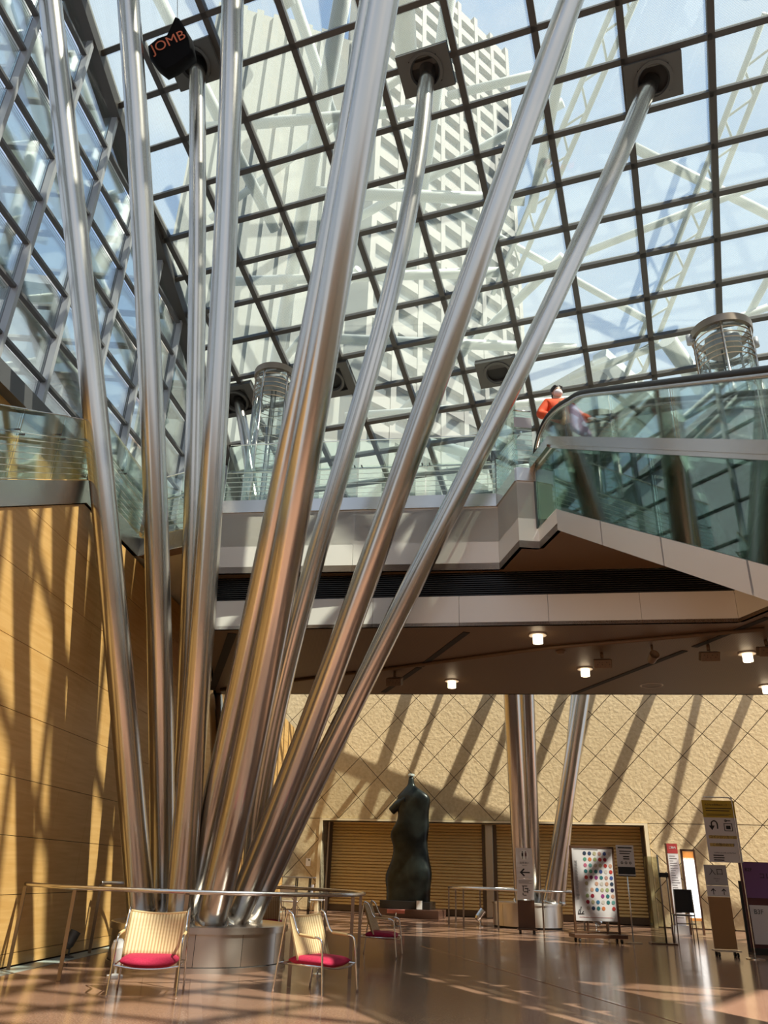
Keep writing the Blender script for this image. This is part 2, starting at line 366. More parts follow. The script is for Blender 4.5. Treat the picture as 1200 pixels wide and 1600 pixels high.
# ------------------------------------------------------------------ floor
fl = MB().box(-14, 20, -9, 34, -.3, 0).build('floor', M['floor']); tag(fl, 'polished reddish brown granite floor of the hall', 'floor', kind='structure')
def strip(a, b, wd, mt, z=.002):
    a = np.array([*a[:2], z]); b = np.array([*b[:2], z]); return MB().bar(a, b, wd, .004).build('inlay_strip', mt, fl)
strip(lvl(305, 1536), lvl(309, 1640)*.9, .13, M['floor_strip'])
strip(lvl(660, 1478), lvl(1110, 1612), .07, M['floor_strip'])
# ------------------------------------------------------------------ timber wall on the left
WA = math.radians(4.3); WD = np.array([math.sin(WA), math.cos(WA), 0]); WN = np.array([WD[1], -WD[0], 0]); WP = np.array([-4.75, 11.4, 0.])
def ww(s, z, off=0.): return WP+WD*s+np.array([0, 0, z])+WN*off
wl = thing('wall_left', 'golden veneered timber wall with thin dark joints along the left', 'wall', ww(5, 0), kind='structure')
SL1 = (6.45-5.37)/(-.33+2.44)                      # the stair edge falls towards the camera
def wtop(s): return 6.45 if s > -.33 else 6.45+(s+.33)*SL1
S0, S1 = -9., 20.0
poly = [(S0, 0), (S1, 0), (S1, 6.45), (-.33, 6.45), (S0, wtop(S0))]
poly = [(s, max(z, .0)) for s, z in poly]
sc = -.33+(0-6.45)/SL1
base_poly = [(max(S0, sc), 0), (S1, 0), (S1, 6.45), (-.33, 6.45), (max(S0, sc), max(0, wtop(max(S0, sc))))]
bk = MB(); pp = [ww(s, z, -.03) for s, z in base_poly]; bk.prism(pp, WN, .18).build('backing', M['joint'], wl)
zj = [.02, .17, .87, 1.575, 2.28, 3.08, 3.95, 4.82, 5.68, 6.45]
sj = [-.33+1.13*k for k in range(-9, 19)]
for r_ in range(len(zj)-1):
    for k in range(len(sj)-1):
        p = [(sj[k], zj[r_]), (sj[k+1], zj[r_]), (sj[k+1], zj[r_+1]), (sj[k], zj[r_+1])]
        if sj[k] < -.34: p = clip(p, (-.33, 6.45), (SL1, -1))
        if area(p) < .02: continue
        h0 = [q[1] for q in p]
        q = shrink(p, .004); 
        if len(q) < 3: continue
        # the vertical seams are nearly closed, the horizontal joints open
        q = [(s_+(.003 if s_ > (sj[k]+sj[k+1])/2 else -.003), z_) for s_, z_ in q]
        MB().prism([ww(s_, z_, random.uniform(-.001, .001)) for s_, z_ in q], WN, .03).build('panel', M['wood'], wl)
MB().bar(ww(-9, .002, .16), ww(19.5, .002, .16), .3, .006).build('edge_strip', M['floor_grey'], wl)
# stainless coping along the stair edge and the gallery edge
GZ = 6.87
cop = thing('gallery_coping', 'stainless steel coping along the stair and gallery edge above timber wall', 'coping', ww(0, 6.45))
def copseg(a0, a1, b0, b1, nrm, name='coping'):
    MB().prism([a0, b0, b1, a1], nrm, .25).build(name, M['steel'], cop)
E3a, E3b = ww(2.0, 6.5, .03), np.array([-3.5, 12.80, 6.5])
copseg(ww(-7, wtop(-7), .03), ww(-7, wtop(-7)+.36, .03), ww(-.33, 6.47, .03), ww(-.33, GZ, .03), WN)
copseg(ww(-.33, 6.47, .03), ww(-.33, GZ, .03), ww(2.0, 6.5, .03), ww(2.0, GZ, .03), WN)
d3 = E3b-E3a; d3 /= np.linalg.norm(d3); n3 = np.array([d3[1], -d3[0], 0]); n3 = n3 if n3[1] < 0 else -n3
E3a[2] = E3b[2] = 0
def e3(p, z): return np.array([p[0], p[1], z])
copseg(e3(E3a, 6.5), e3(E3a, GZ), e3(E3b, 6.5), e3(E3b, GZ), n3)
# ------------------------------------------------------------------ facade glazing at upper left
GA = math.radians(8.2); GD = np.array([math.sin(GA), math.cos(GA), 0]); GN = np.array([GD[1], -GD[0], 0]); GP = np.array([-6.10, 12.94, 0.])
def gw(s, z, off=0.): return GP+GD*s+np.array([0, 0, z])+GN*off
def roof_z(x, y): return RP[2]-((x-RP[0])*RN[0]+(y-RP[1])*RN[1])/RN[2]
win = thing('window_1', 'tall grey framed glass facade rising at the left above the gallery', 'window', gw(0, 8.5), kind='structure')
posts = [-9.9, -8.45, -7.0, -5.5, -4.05, -2.62, -1.25, .30, 1.82, 3.38, 4.95, 6.5, 8.0, 9.5]
tz = [8.6, 9.15, 10.14, 11.12, 12.16, 13.24, 14.25, 15.22, 16.25, 17.3, 18.3, 19.3, 20.3]
for s in posts:
    zt = roof_z(*gw(s, 0)[:2])-.1
    MB().obox(gw(s, (8.5+zt)/2, .05), GN, GD, (0, 0, 1), .13, .085, zt-8.5).build('mullion', M['grey_steel'], win)
    MB().obox(gw(s, (8.5+zt)/2, -.06), GN, GD, (0, 0, 1), .06, .05, zt-8.5).build('glazing_bar', M['dark_steel'], win)
for k in range(len(posts)-1):
    a, b_ = posts[k]+.05, posts[k+1]-.05
    ztop = min(roof_z(*gw(a, 0)[:2]), roof_z(*gw(b_, 0)[:2]))
    for z in tz:
        if z < ztop-.15: MB().bar(gw(a, z, .03), gw(b_, z, .03), .10, .06).build('transom', M['dark_steel'], win)
    for j in range(len(tz)-1):
        p = [(a, tz[j]+.03), (b_, tz[j]+.03), (b_, tz[j+1]-.03), (a, tz[j+1]-.03)]
        za, zb = roof_z(*gw(a, 0)[:2])-.1, roof_z(*gw(b_, 0)[:2])-.1
        p = clip(p, (a, za), ((zb-za)/(b_-a), -1))
        if area(p) > .03: MB().prism([gw(s, z, -.03) for s, z in p], GN, .02).build('pane', M['wall_glass'], win)
ups = MB().prism([gw(-10, 4, .05), gw(10, 4, .05), gw(10, 8.2, .05), gw(-10, 8.2, .05)], GN, .3).build('wall_upper_left', M['wood'])
tag(ups, 'timber lining below the facade glazing behind the gallery', 'wall', kind='structure')
sl_ = MB().bar(gw(-10, 8.38, .1), gw(10, 8.38, .1), .34, .36).build('trim_1', M['dark_steel']); tag(sl_, 'dark steel sill band under the facade glazing', 'trim', kind='structure')
# gallery slab behind the coping
gp = [ww(-.33, 0, 0), ww(2.0, 0, 0), e3(E3a, 0), e3(E3b, 0), np.array([-3.05, 13.1, 0]), np.array([-3.9, 18.5, 0]), gw(6, 0, 0), gw(-1.6, 0, 0)]
gp = [np.array([p[0], p[1], 6.85]) for p in gp]
gal = MB().prism(gp, (0, 0, 1), .33).build('gallery_floor', M['white']); tag(gal, 'pale gallery floor slab between timber wall and glass facade', 'floor', kind='structure')
# ------------------------------------------------------------------ glass roof
roof = thing('ceiling', 'sloping glass roof of fritted panes in a dark bronze grid', 'glass roof', RP, kind='structure')
def rp(a, b, off=0.): return RP+RA*a+RB*b+RN*off
e0, e1 = onp(120, 0, RP, RN), onp(296, 532, RP, RN)
def ab(p): q = np.asarray(p)-RP; return float(q@RA), float(q@RB)
EA, EB = ab(e0), ab(e1)
def a_edge(b): return EA[0]+(b-EA[1])*(EB[0]-EA[0])/(EB[1]-EA[1])
bl = [.52+1.005*k for k in range(-14, 3)]+[3.54+1.09*k for k in range(0, 15)]
al = [.49+1.558*k for k in range(-7, 9)]
en = (EA[1]-EB[1], EB[0]-EA[0]); en = en if en[0]*(0-EA[0])+en[1]*(0-EA[1]) > 0 else (-en[0], -en[1])
for b_ in bl:
    MB().bar(rp(al[0], b_), rp(a_edge(b_)-.02, b_), .11, .15, RN).build('mullion', M['mullion'], roof)
for a_ in al:
    b0, b1 = bl[0], bl[-1]
    # keep to the inner side of the eaves beam
    seg = [(a_, b0), (a_, b1)]
    f0 = (a_-EA[0])*en[0]+(b0-EA[1])*en[1]; f1 = (a_-EA[0])*en[0]+(b1-EA[1])*en[1]
    if f0 < 0 and f1 < 0: continue
    if f0*f1 < 0:
        t = f0/(f0-f1); bc = b0+t*(b1-b0)
        if f0 < 0: b0 = bc
        else: b1 = bc
    MB().bar(rp(a_, b0, .01), rp(a_, b1, .01), .13, .17, RN).build('rafter', M['mullion'], roof)
MB().bar(rp(a_edge(bl[0]), bl[0], -.05), rp(a_edge(bl[-1]), bl[-1], -.05), .42, .3, RN).build('eaves_beam', M['mullion'], roof)
rest = MB(); npane = 0
al2 = al+[al[-1]+1.558, al[-1]+3.116, al[-1]+4.674]
for i in range(len(al2)-1):
    for j in range(len(bl)-1):
        p = [(al2[i]+.05, bl[j]+.05), (al2[i+1]-.05, bl[j]+.05), (al2[i+1]-.05, bl[j+1]-.05), (al2[i]+.05, bl[j+1]-.05)]
        p = clip(p, EA, en)
        if area(p) < .03: continue
        P3 = [rp(a, b_, .05) for a, b_ in p]
        px = [proj(q) for q in P3]
        vis = any(z > 1 and -40 < x < 1240 and -40 < y < 800 for x, y, z in px)
        if vis: MB().prism(P3, RN, .02).build('pane', M['roof_glass'], roof); npane += 1
        else: rest.prism(P3, RN, .02)
rest.build('pane_field', M['roof_glass'], roof, kind='stuff')
# sockets where the columns meet the roof
def socket(px, py, label, sa=1.05, sb=.78):
    c = onp(px, py, RP, RN); t = thing('column_socket', label, 'roof socket', c, 'dark sockets where columns meet the glass roof')
    z = c-RN*.12
    for k in (-1, 1):
        MB().obox(z+RA*k*(sa/2-.12), RA, RB, RN, .24, sb, .1).build('plate', M['socket'], t)
        MB().obox(z+RB*k*(sb/2-.07), RA, RB, RN, sa-.48, .14, .1).build('plate', M['socket'], t)
    MB().obox(z+RN*.1, RA, RB, RN, sa, sb, .06).build('back_plate', M['void'], t)
    MB().lathe([(.27, .07), (.30, .0), (.36, .0), (.36, .1)], z-RN*.08, 28, axes=(RA, RB, RN)).build('collar_ring', M['socket'], t)
    return c
NODES = [socket(307, 98, 'dark roof socket behind the hanging black bag'),
         socket(666, 108, 'dark roof socket at the top centre of the glass roof'),
         socket(1020, 122, 'dark roof socket at the upper right of the glass roof'),
         socket(372, 622, 'dark roof socket beside the left glass lift shaft', 1.3, 1.0),
         socket(520, 590, 'dark roof panel partly behind the thickest column pair', 1.2, 1.0),
         socket(778, 578, 'dark roof socket just left of the person in orange')]
# ------------------------------------------------------------------ stone wall at the back
SA = lvl(502, 1424); SB = lvl(1023, 1449); SD = (SB-SA)/np.linalg.norm(SB-SA); SN = np.array([SD[1], -SD[0], 0]); SN = SN if SN[1] < 0 else -SN
def sw(s, z, off=0.): return SA+SD*s+np.array([0, 0, z])+SN*off
wb = thing('wall_back', 'sandstone wall of large diamond set tiles across the back', 'wall', sw(6, 0), kind='structure')
OX0, OX1, OZ = -.14, 11.59, 3.10
SX0, SX1, SZ = -2.2, 17.2, 8.0
for x0, x1, z0, z1 in ((SX0, OX0, 0, SZ), (OX1, SX1, 0, SZ), (OX0, OX1, OZ, SZ)):
    MB().prism([sw(x0, z0, -.03), sw(x1, z0, -.03), sw(x1, z1, -.03), sw(x0, z1, -.03)], SN, .6).build('backing', M['joint'], wb)
hd = .745
for i in range(-11, 20):
    for j in range(-6, 9):
        if (i+j) % 2: continue
        cx, cz = 4.95+i*hd, 3.18+(j)*hd+hd
        dia = [(cx-hd, cz), (cx, cz-hd), (cx+hd, cz), (cx, cz+hd)]
        for rx0, rx1, rz0, rz1 in ((SX0, OX0-.12, 0.02, OZ+.07), (OX1+.12, SX1, .02, OZ+.07), (SX0, SX1, OZ+.07, SZ)):
            p = dia
            for q, nn in (((rx0, 0), (1, 0)), ((rx1, 0), (-1, 0)), ((0, rz0), (0, 1)), ((0, rz1), (0, -1))):
                p = clip(p, q, nn)
                if len(p) < 3: break
            if len(p) < 3 or area(p) < .012: continue
            p = shrink(p, .011)
            if len(p) < 3: continue
            o_ = random.uniform(-.003, .004)
            MB().prism([sw(s, z, o_) for s, z in p], SN, .04).build('tile', M['stone'], wb, bevel=.004)
# door opening with frame, recess and roller shutters
dr = thing('door_1', 'wide recessed doorway closed by tan roller shutters in back wall', 'doorway', sw(6, 0), kind='structure')
MB().obox(sw(OX0-.06, OZ/2, .01), SD, SN, (0, 0, 1), .12, .1, OZ+.14).build('frame', M['stone_trim'], dr)
MB().obox(sw(OX1+.06, OZ/2, .01), SD, SN, (0, 0, 1), .12, .1, OZ+.14).build('frame', M['stone_trim'], dr)
MB().obox(sw((OX0+OX1)/2, OZ+.035, .01), SD, SN, (0, 0, 1), OX1-OX0, .1, .07).build('frame', M['stone_trim'], dr)
RD = 1.1
MB().obox(sw(OX0-.05, OZ/2, -RD/2-.05), SD, SN, (0, 0, 1), .1, RD, OZ).build('reveal', M['stone_trim'], dr)
MB().obox(sw(OX1+.05, OZ/2, -RD/2-.05), SD, SN, (0, 0, 1), .1, RD, OZ).build('reveal', M['stone_trim'], dr)
MB().obox(sw((OX0+OX1)/2, OZ+.05, -RD/2-.05), SD, SN, (0, 0, 1), OX1-OX0, RD, .1).build('reveal', M['stone_trim'], dr)
def shutter(x0, x1, name, label):
    t = thing(name, label, 'shutter', sw((x0+x1)/2, 0, -RD+.15), 'tan roller shutters')
    sl2 = MB(); z = .22; pit = .108
    while z < OZ:
        sl2.add([sw(x0, z, -RD+.18), sw(x1, z, -RD+.18), sw(x0, z+.02, -RD+.235), sw(x1, z+.02, -RD+.235), sw(x0, z+pit*.80, -RD+.215), sw(x1, z+pit*.80, -RD+.215), sw(x0, z+pit, -RD+.16), sw(x1, z+pit, -RD+.16)],
                [(0, 1, 3, 2), (2, 3, 5, 4), (4, 5, 7, 6)]); z += pit
    sl2.build('slat_curtain', M['shutter'], t, kind='stuff')
    MB().obox(sw((x0+x1)/2, .12, -RD+.19), SD, SN, (0, 0, 1), x1-x0, .08, .2).build('bottom_bar', M['shutter_dark'], t)
    for x in (x0+.06, x1-.06): MB().obox(sw(x, OZ/2, -RD+.22), SD, SN, (0, 0, 1), .12, .1, OZ).build('guide', M['shutter_dark'], t)
shutter(OX0, 5.95, 'roller_shutter', 'tan roller shutter behind the bronze sculpture')
shutter(6.25, OX1, 'roller_shutter', 'tan roller shutter behind the far columns and dotted poster')
mp_ = MB().obox(sw(6.1, OZ/2, -RD+.24), SD, SN, (0, 0, 1), .3, .16, OZ).build('shutter_post', M['steel'], bevel=.03); tag(mp_, 'stainless post between the two roller shutters', 'post')
MB().prism([sw(OX0, 0, -RD+.1), sw(OX1, 0, -RD+.1), sw(OX1, OZ, -RD+.1), sw(OX0, OZ, -RD+.1)], SN, .1).build('back_panel', M['void'], dr)
sp_ = MB().obox(sw(-.63, 1.62, .012), SD, SN, (0, 0, 1), .19, .02, .27).build('switch_plate', M['card'], bevel=.004); tag(sp_, 'small white switch plate on stone beside doorway', 'switch plate')
kb = MB(); MB().obox(sw(-.60, 1.70, .026), SD, SN, (0, 0, 1), .05, .01, .05).build('switch_key', M['black'], sp_)
# unseen walls that close the hall; right one placed to block sun
for nm, lab, bx in (('wall_right', 'unseen beige plaster wall closing the hall on the right, placed to block sun', (11.5, 11.9, -9, 20.4, 0, 10)), ('wall_front', 'beige plaster wall behind the camera', (-9, 11.5, -9.3, -9, 0, 8))):
    tag(MB().box(*bx).build(nm, M['plaster']), lab, 'wall', kind='structure')
# ------------------------------------------------------------------ footbridge
fb = thing('footbridge', 'white fascia footbridge with dark louvre band and brown underside', 'footbridge', (0, 12.5, 5))
ZS, ZLT, ZU, ZC0, ZC = 5.07, 5.595, 6.02, 7.205, 7.45
up = [np.array(p) for p in ((-3.05, 12.90), (2.00, 12.19), (2.165, 11.20), (2.49, 11.22), (2.62, 10.49))]
def z3(p, z): return np.array([p[0], p[1], z])
def face(name, a, b, z0, z1, mt, par, th=.06, off=0., bevel=0):
    d = np.array([b[0]-a[0], b[1]-a[1], 0.]); d /= np.linalg.norm(d); nn = np.array([d[1], -d[0], 0])
    return MB().prism([z3(a, z0)+nn*off, z3(b, z0)+nn*off, z3(b, z1)+nn*off, z3(a, z1)+nn*off], nn, th).build(name, mt, par, bevel=bevel)
def split(a, b, n, g=.006):
    a = np.array(a, float); b = np.array(b, float); d = (b-a)/np.linalg.norm(b-a)
    return [(a+(b-a)*i/n+d*g/2, a+(b-a)*(i+1)/n-d*g/2) for i in range(n)]
for a, b_ in split(up[0], up[1], 4): face('fascia_panel', a, b_, ZU, ZC0-.03, M['white'], fb)
for i in (1, 2): face('fascia_panel', up[i], up[i+1], ZU, ZC0-.03 if i == 1 else ZC0-.03, M['white'], fb)
face('fascia_panel', up[3], up[4], ZU, 6.37, M['white'], fb)
for i in range(3): face('coping', up[i], up[i+1], ZC0, ZC, M['steel'], fb, .3, .03)
for i in range(3): face('shadow_gap', up[i], up[i+1], ZC0-.03, ZC0, M['void'], fb, .1, -.02)
lo = [np.array((-3.05, 13.17)), np.array((5.70, 11.69)), np.array((6.05, 10.4))]
for a, b_ in split(lo[0], lo[1], 6): face('lower_fascia_panel', a, b_, ZS, ZLT, M['white'], fb)
for a, b_ in split(lo[1], lo[2], 1): face('lower_fascia_panel', a, b_, ZS, ZLT, M['white'], fb)
lv = MB(); dl = lo[1]-lo[0]; dl = np.array([dl[0], dl[1], 0])/np.linalg.norm(dl); nl = np.array([dl[1], -dl[0], 0])
for k in range(11):
    z = ZLT+.02+k*.038
    lv.obox((z3(lo[0], z)+z3(lo[1]+dl[:2]*.6, z))/2-nl*.04, dl, nl, (0, 0, 1), np.linalg.norm(lo[1]-lo[0])+.6, .07, .014)
lv.build('louver_blades', M['louver'], fb, kind='stuff')
face('louver_back', lo[0], lo[1]+dl[:2]*.6, ZLT, ZU, M['void'], fb, .05, -.12)
# undersides
und = [up[0], up[1], up[2], up[3], up[4], np.array((7.0, 9.7)), np.array((7.2, 11.5)), lo[1], lo[0]]
MB().add([z3(p, ZU) for p in und]+[z3(p, ZU+.12) for p in und], [list(range(9)), list(range(17, 8, -1))]+[(i, (i+1) % 9, (i+1) % 9+9, i+9) for i in range(9)]).build('overhang_soffit', M['soffit_plain'], fb)
bkL, bkR = np.array((-3.95, 18.66)), np.array((9.5, 16.53))
sof = [lo[0], lo[1], np.array((6.05, 10.4)), np.array((9.5, 9.8)), bkR, bkL]
MB().prism([z3(p, ZS+.06) for p in sof], (0, 0, 1), .06).build('soffit', M['soffit'], fb)
MB().prism([z3(p, ZC-.02) for p in (up[0], up[1], up[2], up[3], np.array((7.0, 10.4)), np.array((9.5, 10.4)), bkR, bkL)], (0, 0, 1), .9).build('deck', M['white'], fb)
face('rear_fascia', bkR, bkL, ZS, ZC, M['white'], fb)
face('end_fascia', bkL, up[0], ZS, ZC, M['white'], fb)
def slot(x0, y0, x1, y1, wd=.12):
    MB().bar(lvl(x0, y0, ZS-.004), lvl(x1, y1, ZS-.004), wd, .012).build('ceiling_slot', M['void'], fb)
slot(729, 988, 658, 1041); slot(655, 1043, 599, 1082); slot(1200, 965, 1085, 1011); slot(1070, 1017, 897, 1084); slot(363, 990, 331, 1078, .16)
MB().tube([lvl(345, 1078, ZS-.03), lvl(600, 1046, ZS-.03), lvl(860, 1012, ZS-.03), lvl(1195, 983, ZS-.03)], .035, 8).build('conduit', M['soffit_plain'], fb)
# lights and fittings under the bridge
for i, (x, y, lab) in enumerate(((840, 991, 'lit downlight nearest the front edge of the bridge underside'), (914, 1044, 'lit downlight below the conduit in the middle of the soffit'), (706, 1063, 'leftmost lit downlight above the far columns'), (1167, 1020, 'lit downlight near the right end of the soffit'), (1197, 1071, 'lit downlight cut by the right edge of the picture'))):
    c = lvl(x, y, ZS); t = thing('downlight', lab, 'downlight', c, 'downlights under the footbridge')
    MB().lathe([(.0, -.16), (.085, -.16), (.085, -.02), (.0, -.02)], c, 16).build('diffuser', M['lamp'], t)
    MB().lathe([(.0, -.025), (.15, -.025), (.15, .0), (.0, .0)], c, 16).build('rim', M['lamp_rim'], t)
for i, (x, y, lab) in enumerate(((940, 1020, 'brown boxy floodlight under the middle of the bridge'), (1106, 1008, 'brown boxy floodlight near the right soffit slot'), (617, 1050, 'brown boxy floodlight beside the left soffit slot'), (1196, 1000, 'brown boxy floodlight at the right picture edge'))):
    c = lvl(x, y, ZS); t = thing('soffit_floodlight', lab, 'floodlight', c, 'floodlights under the footbridge')
    MB().tube([c, c-np.array([0, 0, .1])], .03, 8).build('stem', M['soffit_plain'], t)
    MB().obox(c-np.array([0, 0, .2]), (.97, -.2, 0), (.2, .93, .3), (0, -.3, .95), .32, .24, .16).build('housing', M['soffit_plain'], t, bevel=.015)
    MB().obox(c-np.array([0, 0, .235])-np.array((.02, .11, 0)), (.97, -.2, 0), (.2, .93, .3), (0, -.3, .95), .24, .02, .09).build('grille', M['soffit'], t)
c = lvl(1018, 1008, ZS); t = thing('track_spotlight', 'round brown track spotlight hanging under the bridge', 'spotlight', c)
MB().tube([c, c-np.array([0, 0, .14])], .02, 8).build('stem', M['soffit_plain'], t)
MB().lathe([(.0, -.12), (.07, -.11), (.085, .1), (.07, .1), (.0, .06)], c-np.array([0, 0, .22]), 16, axes=((1, 0, 0), (0, .3, .95), (0, -.95, .3))).build('head', M['soffit_plain'], t)
c = lvl(876, 1017, ZS); t = MB().lathe([(0, -.07), (.06, -.06), (.09, -.02), (.09, 0)], c, 16).build('smoke_detector', M['soffit_plain']); tag(t, 'small round detector on the soffit conduit', 'detector')
c = lvl(1018, 1071, ZS); t = MB().lathe([(.2, -.004), (.22, -.012), (.24, -.004), (.24, 0)], c, 24).build('ceiling_ring', M['lamp_rim']); tag(t, 'thin round ceiling speaker ring near soffit back edge', 'speaker ring')
# ------------------------------------------------------------------ balustrades
def balustrade(name, label, segs, hgt, hand, step, gm='rail_glass'):
    t = thing(name, label, 'balustrade', segs[0][0])
    for a, b_ in segs:
        a = np.asarray(a, float); b_ = np.asarray(b_, float); Ln = np.linalg.norm((b_-a)[:2]); k = max(1, round(Ln/step)); d = (b_-a)/k
        dh = np.array([d[0], d[1], 0]); dh /= np.linalg.norm(dh); nn = np.array([dh[1], -dh[0], 0])
        for i in range(k):
            p, q = a+d*i+dh*.008, a+d*(i+1)-dh*.008; upv = np.array([0, 0, hgt]); uph = np.array([0, 0, hand])
            MB().prism([p, q, q+uph, p+uph], nn, .016).build('glass_pane', M[gm], t)
            MB().prism([p+uph, q+uph, q+upv, p+upv], nn, .016).build('glass_pane', M['clear_rail_glass'], t)
            MB().tube([p+uph-nn*.10, q+uph-nn*.10], .02, 8).build('handrail', M['rail'], t)
            for s in ((p, .06), (q, -.06)):
                c_ = s[0]+dh*s[1]+uph
                MB().tube([c_+nn*.02, c_-nn*.1], .014, 8).build('bracket', M['dark_steel'], t)
            MB().bar(p+upv, q+upv, .02, .012).build('top_edge', M['rail'], t)
    return t
bz = lambda p: z3(p, ZC)
balustrade('bridge_balustrade', 'striped green glass balustrade along the front of the footbridge', [(bz(up[0]+np.array((.02, .1))), bz(up[1]+np.array((0, .08)))), (bz(up[1]+np.array((0, .05))), bz(up[2]+np.array((.03, 0))))], 1.27, .715, 1.22)
rt = thing('bridge_back_rail', 'thin double steel rail behind the front glass of the footbridge', 'rail', bz(bkL))
balustrade('stair_balustrade', 'sloping glass balustrade climbing the stair at the far left', [(ww(-6.5, wtop(-6.5)+.36), ww(-.40, 6.85))], 1.08, .72, 1.0, 'stair_glass')
balustrade('gallery_balustrade', 'level glass balustrade on the gallery above the timber wall', [(ww(-.33, GZ), ww(1.98, GZ)), (e3(E3a, GZ), e3(E3b, GZ))], 1.22, .78, 1.05)
for dz in (0, .10): MB().tube([bz(bkL)+np.array([.9, -1.6, .98+dz]), bz(bkR)+np.array([-1, -1.6, .98+dz])], .022, 8).build('rail', M['rail'], rt)
for k in range(7):
    p = bz(bkL)+(bz(bkR)-bz(bkL))*(.08+k*.14)+np.array([0, -1.6, 0]); MB().tube([p, p+np.array([0, 0, 1.05])], .02, 8).build('post', M['bronze_post'], rt)
# ------------------------------------------------------------------ steel column cluster in the foreground
DC = np.array([-2.52, 13.08, 0.]); DR = 1.26
cl = thing('column_cluster', 'fan of brushed steel tubes rising from a round steel drum', 'columns', DC)
MB().lathe([(0, 0), (DR+.02, 0), (DR+.02, .065), (DR-.01, .07), (DR-.01, .46), (0, .46)], DC, 64).build('drum_core', M['void'], cl)
MB().lathe([(DR-.02, .0), (DR+.03, .0), (DR+.03, .06), (DR-.02, .065)], DC, 64).build('kick_ring', M['drum'], cl)
for k in range(12):
    a0 = 2*math.pi*k/12+.15; a1 = a0+2*math.pi/12-.006
    MB().lathe([(DR-.008, .07), (DR+.005, .07), (DR+.005, .455), (DR-.008, .455)], DC, 10, a0, a1).build('drum_panel', M['drum'], cl)
MB().lathe([(0, .455), (DR+.035, .455), (DR+.035, .535), (DR+.01, .545), (0, .545)], DC, 64).build('top_plate', M['drum'], cl)
def px_tube(parent, pts, base, zend, rad, to_roof, ztop=.545, bulge=0., name='tube', mt=None):
    deg = 3 if len(pts) > 9 else 2
    ys = np.array([p[1] for p in pts], float); cf = np.polyfit(ys, np.array([p[0] for p in pts], float), deg if len(pts) > 4 else 1)
    fx = lambda y: float(np.polyval(cf, y))
    yb = ys.max()
    for _ in range(6): B0 = np.array([atd(fx(yb), yb, base)[0], base, ztop]); yb = proj(B0)[1]
    zb = (B0-CAM)@fwd; yt = ys.min(); b3 = []
    for y in np.linspace(yb, yt, 12):
        wq = (yb-y)/(yb-yt); iz = (1-wq)/zb+wq/zend+bulge*4*wq*(1-wq); b3.append(atz(fx(y), y, 1/iz))
    pth = spline(b3, 4)
    if to_roof:                               # carry on beyond the picture until the roof
        d = pth[-1]-pth[-6]; d /= np.linalg.norm(d); t_ = ((RP-pth[-1])@RN)/(d@RN)
        if t_ > 0: pth.append(pth[-1]+d*t_*.5); pth.append(pth[-1]+d*t_*.5)
    d = pth[1]-pth[0]; d /= np.linalg.norm(d)
    tb = MB().tube(pth, rad, 28).build(name, mt or M['steel'], parent)
    MB().tube([pth[0]-d*.02, pth[0]+d*.09], rad+.025, 28).build('base_collar', M['steel'], tb)
    return pth
TB = [
 ('T1', [(80, 0), (100, 200), (120, 400), (143, 600), (168, 800), (193, 1100), (206, 1250), (217, 1395)], 12.75, 13.6, .2, True, 0),
 ('T2', [(202, 0), (217, 300), (237, 600), (245, 800), (250, 1100), (254, 1250), (254, 1400)], 13.5, 14.0, .2, True, 0),
 ('T3', [(307, 96), (308, 300), (309, 500), (308, 640), (303, 800), (292, 1000), (287, 1100), (280, 1400)], 13.85, 16.0, .165, False, 0),
 ('T4', [(364, 0), (354, 300), (346, 500), (341, 600), (334, 700), (328, 800), (316, 1000), (305, 1100), (292, 1250), (283, 1410)], 12.6, 14.0, .2, True, 0),
 ('T5a', [(585, 0), (559, 150), (527, 300), (508, 400), (490, 520), (476, 600), (456, 700), (438, 800), (418, 900), (396, 1000), (364, 1100), (327, 1250), (308, 1410)], 13.2, 11.6, .205, True, 0),
 ('T5b', [(600, 0), (573, 150), (546, 300), (531, 400), (511, 520), (494, 600), (477, 700), (461, 800), (446, 900), (431, 1000), (405, 1100), (360, 1250), (338, 1430)], 12.25, 10.6, .215, True, 0),
 ('T7', [(895, 0), (856, 100), (800, 240), (745, 400), (700, 540), (669, 640), (612, 800), (576, 900), (533, 1000), (498, 1100), (427, 1270), (378, 1420)], 12.8, 12.4, .2, True, 0),
 ('T6', [(667, 108), (648, 280), (624, 400), (596, 520), (560, 640), (527, 760), (498, 850), (462, 960), (443, 1060), (425, 1180), (390, 1410)], 13.65, 15.45, .165, False, .0045),
 ('T8', [(1020, 125), (943, 293), (870, 450), (805, 600), (752, 700), (697, 805), (655, 900), (606, 1000), (550, 1100), (467, 1250), (402, 1420)], 13.2, 15.0, .175, False, .0018)]
for nm, pts, bs, ze, rd, tr, bu in TB: px_tube(cl, pts, bs, ze, rd, tr, bulge=bu)
px_tube(cl, [(337, 1090), (340, 1150), (346, 1300), (350, 1420)], 14.1, 18.5, .16, False)
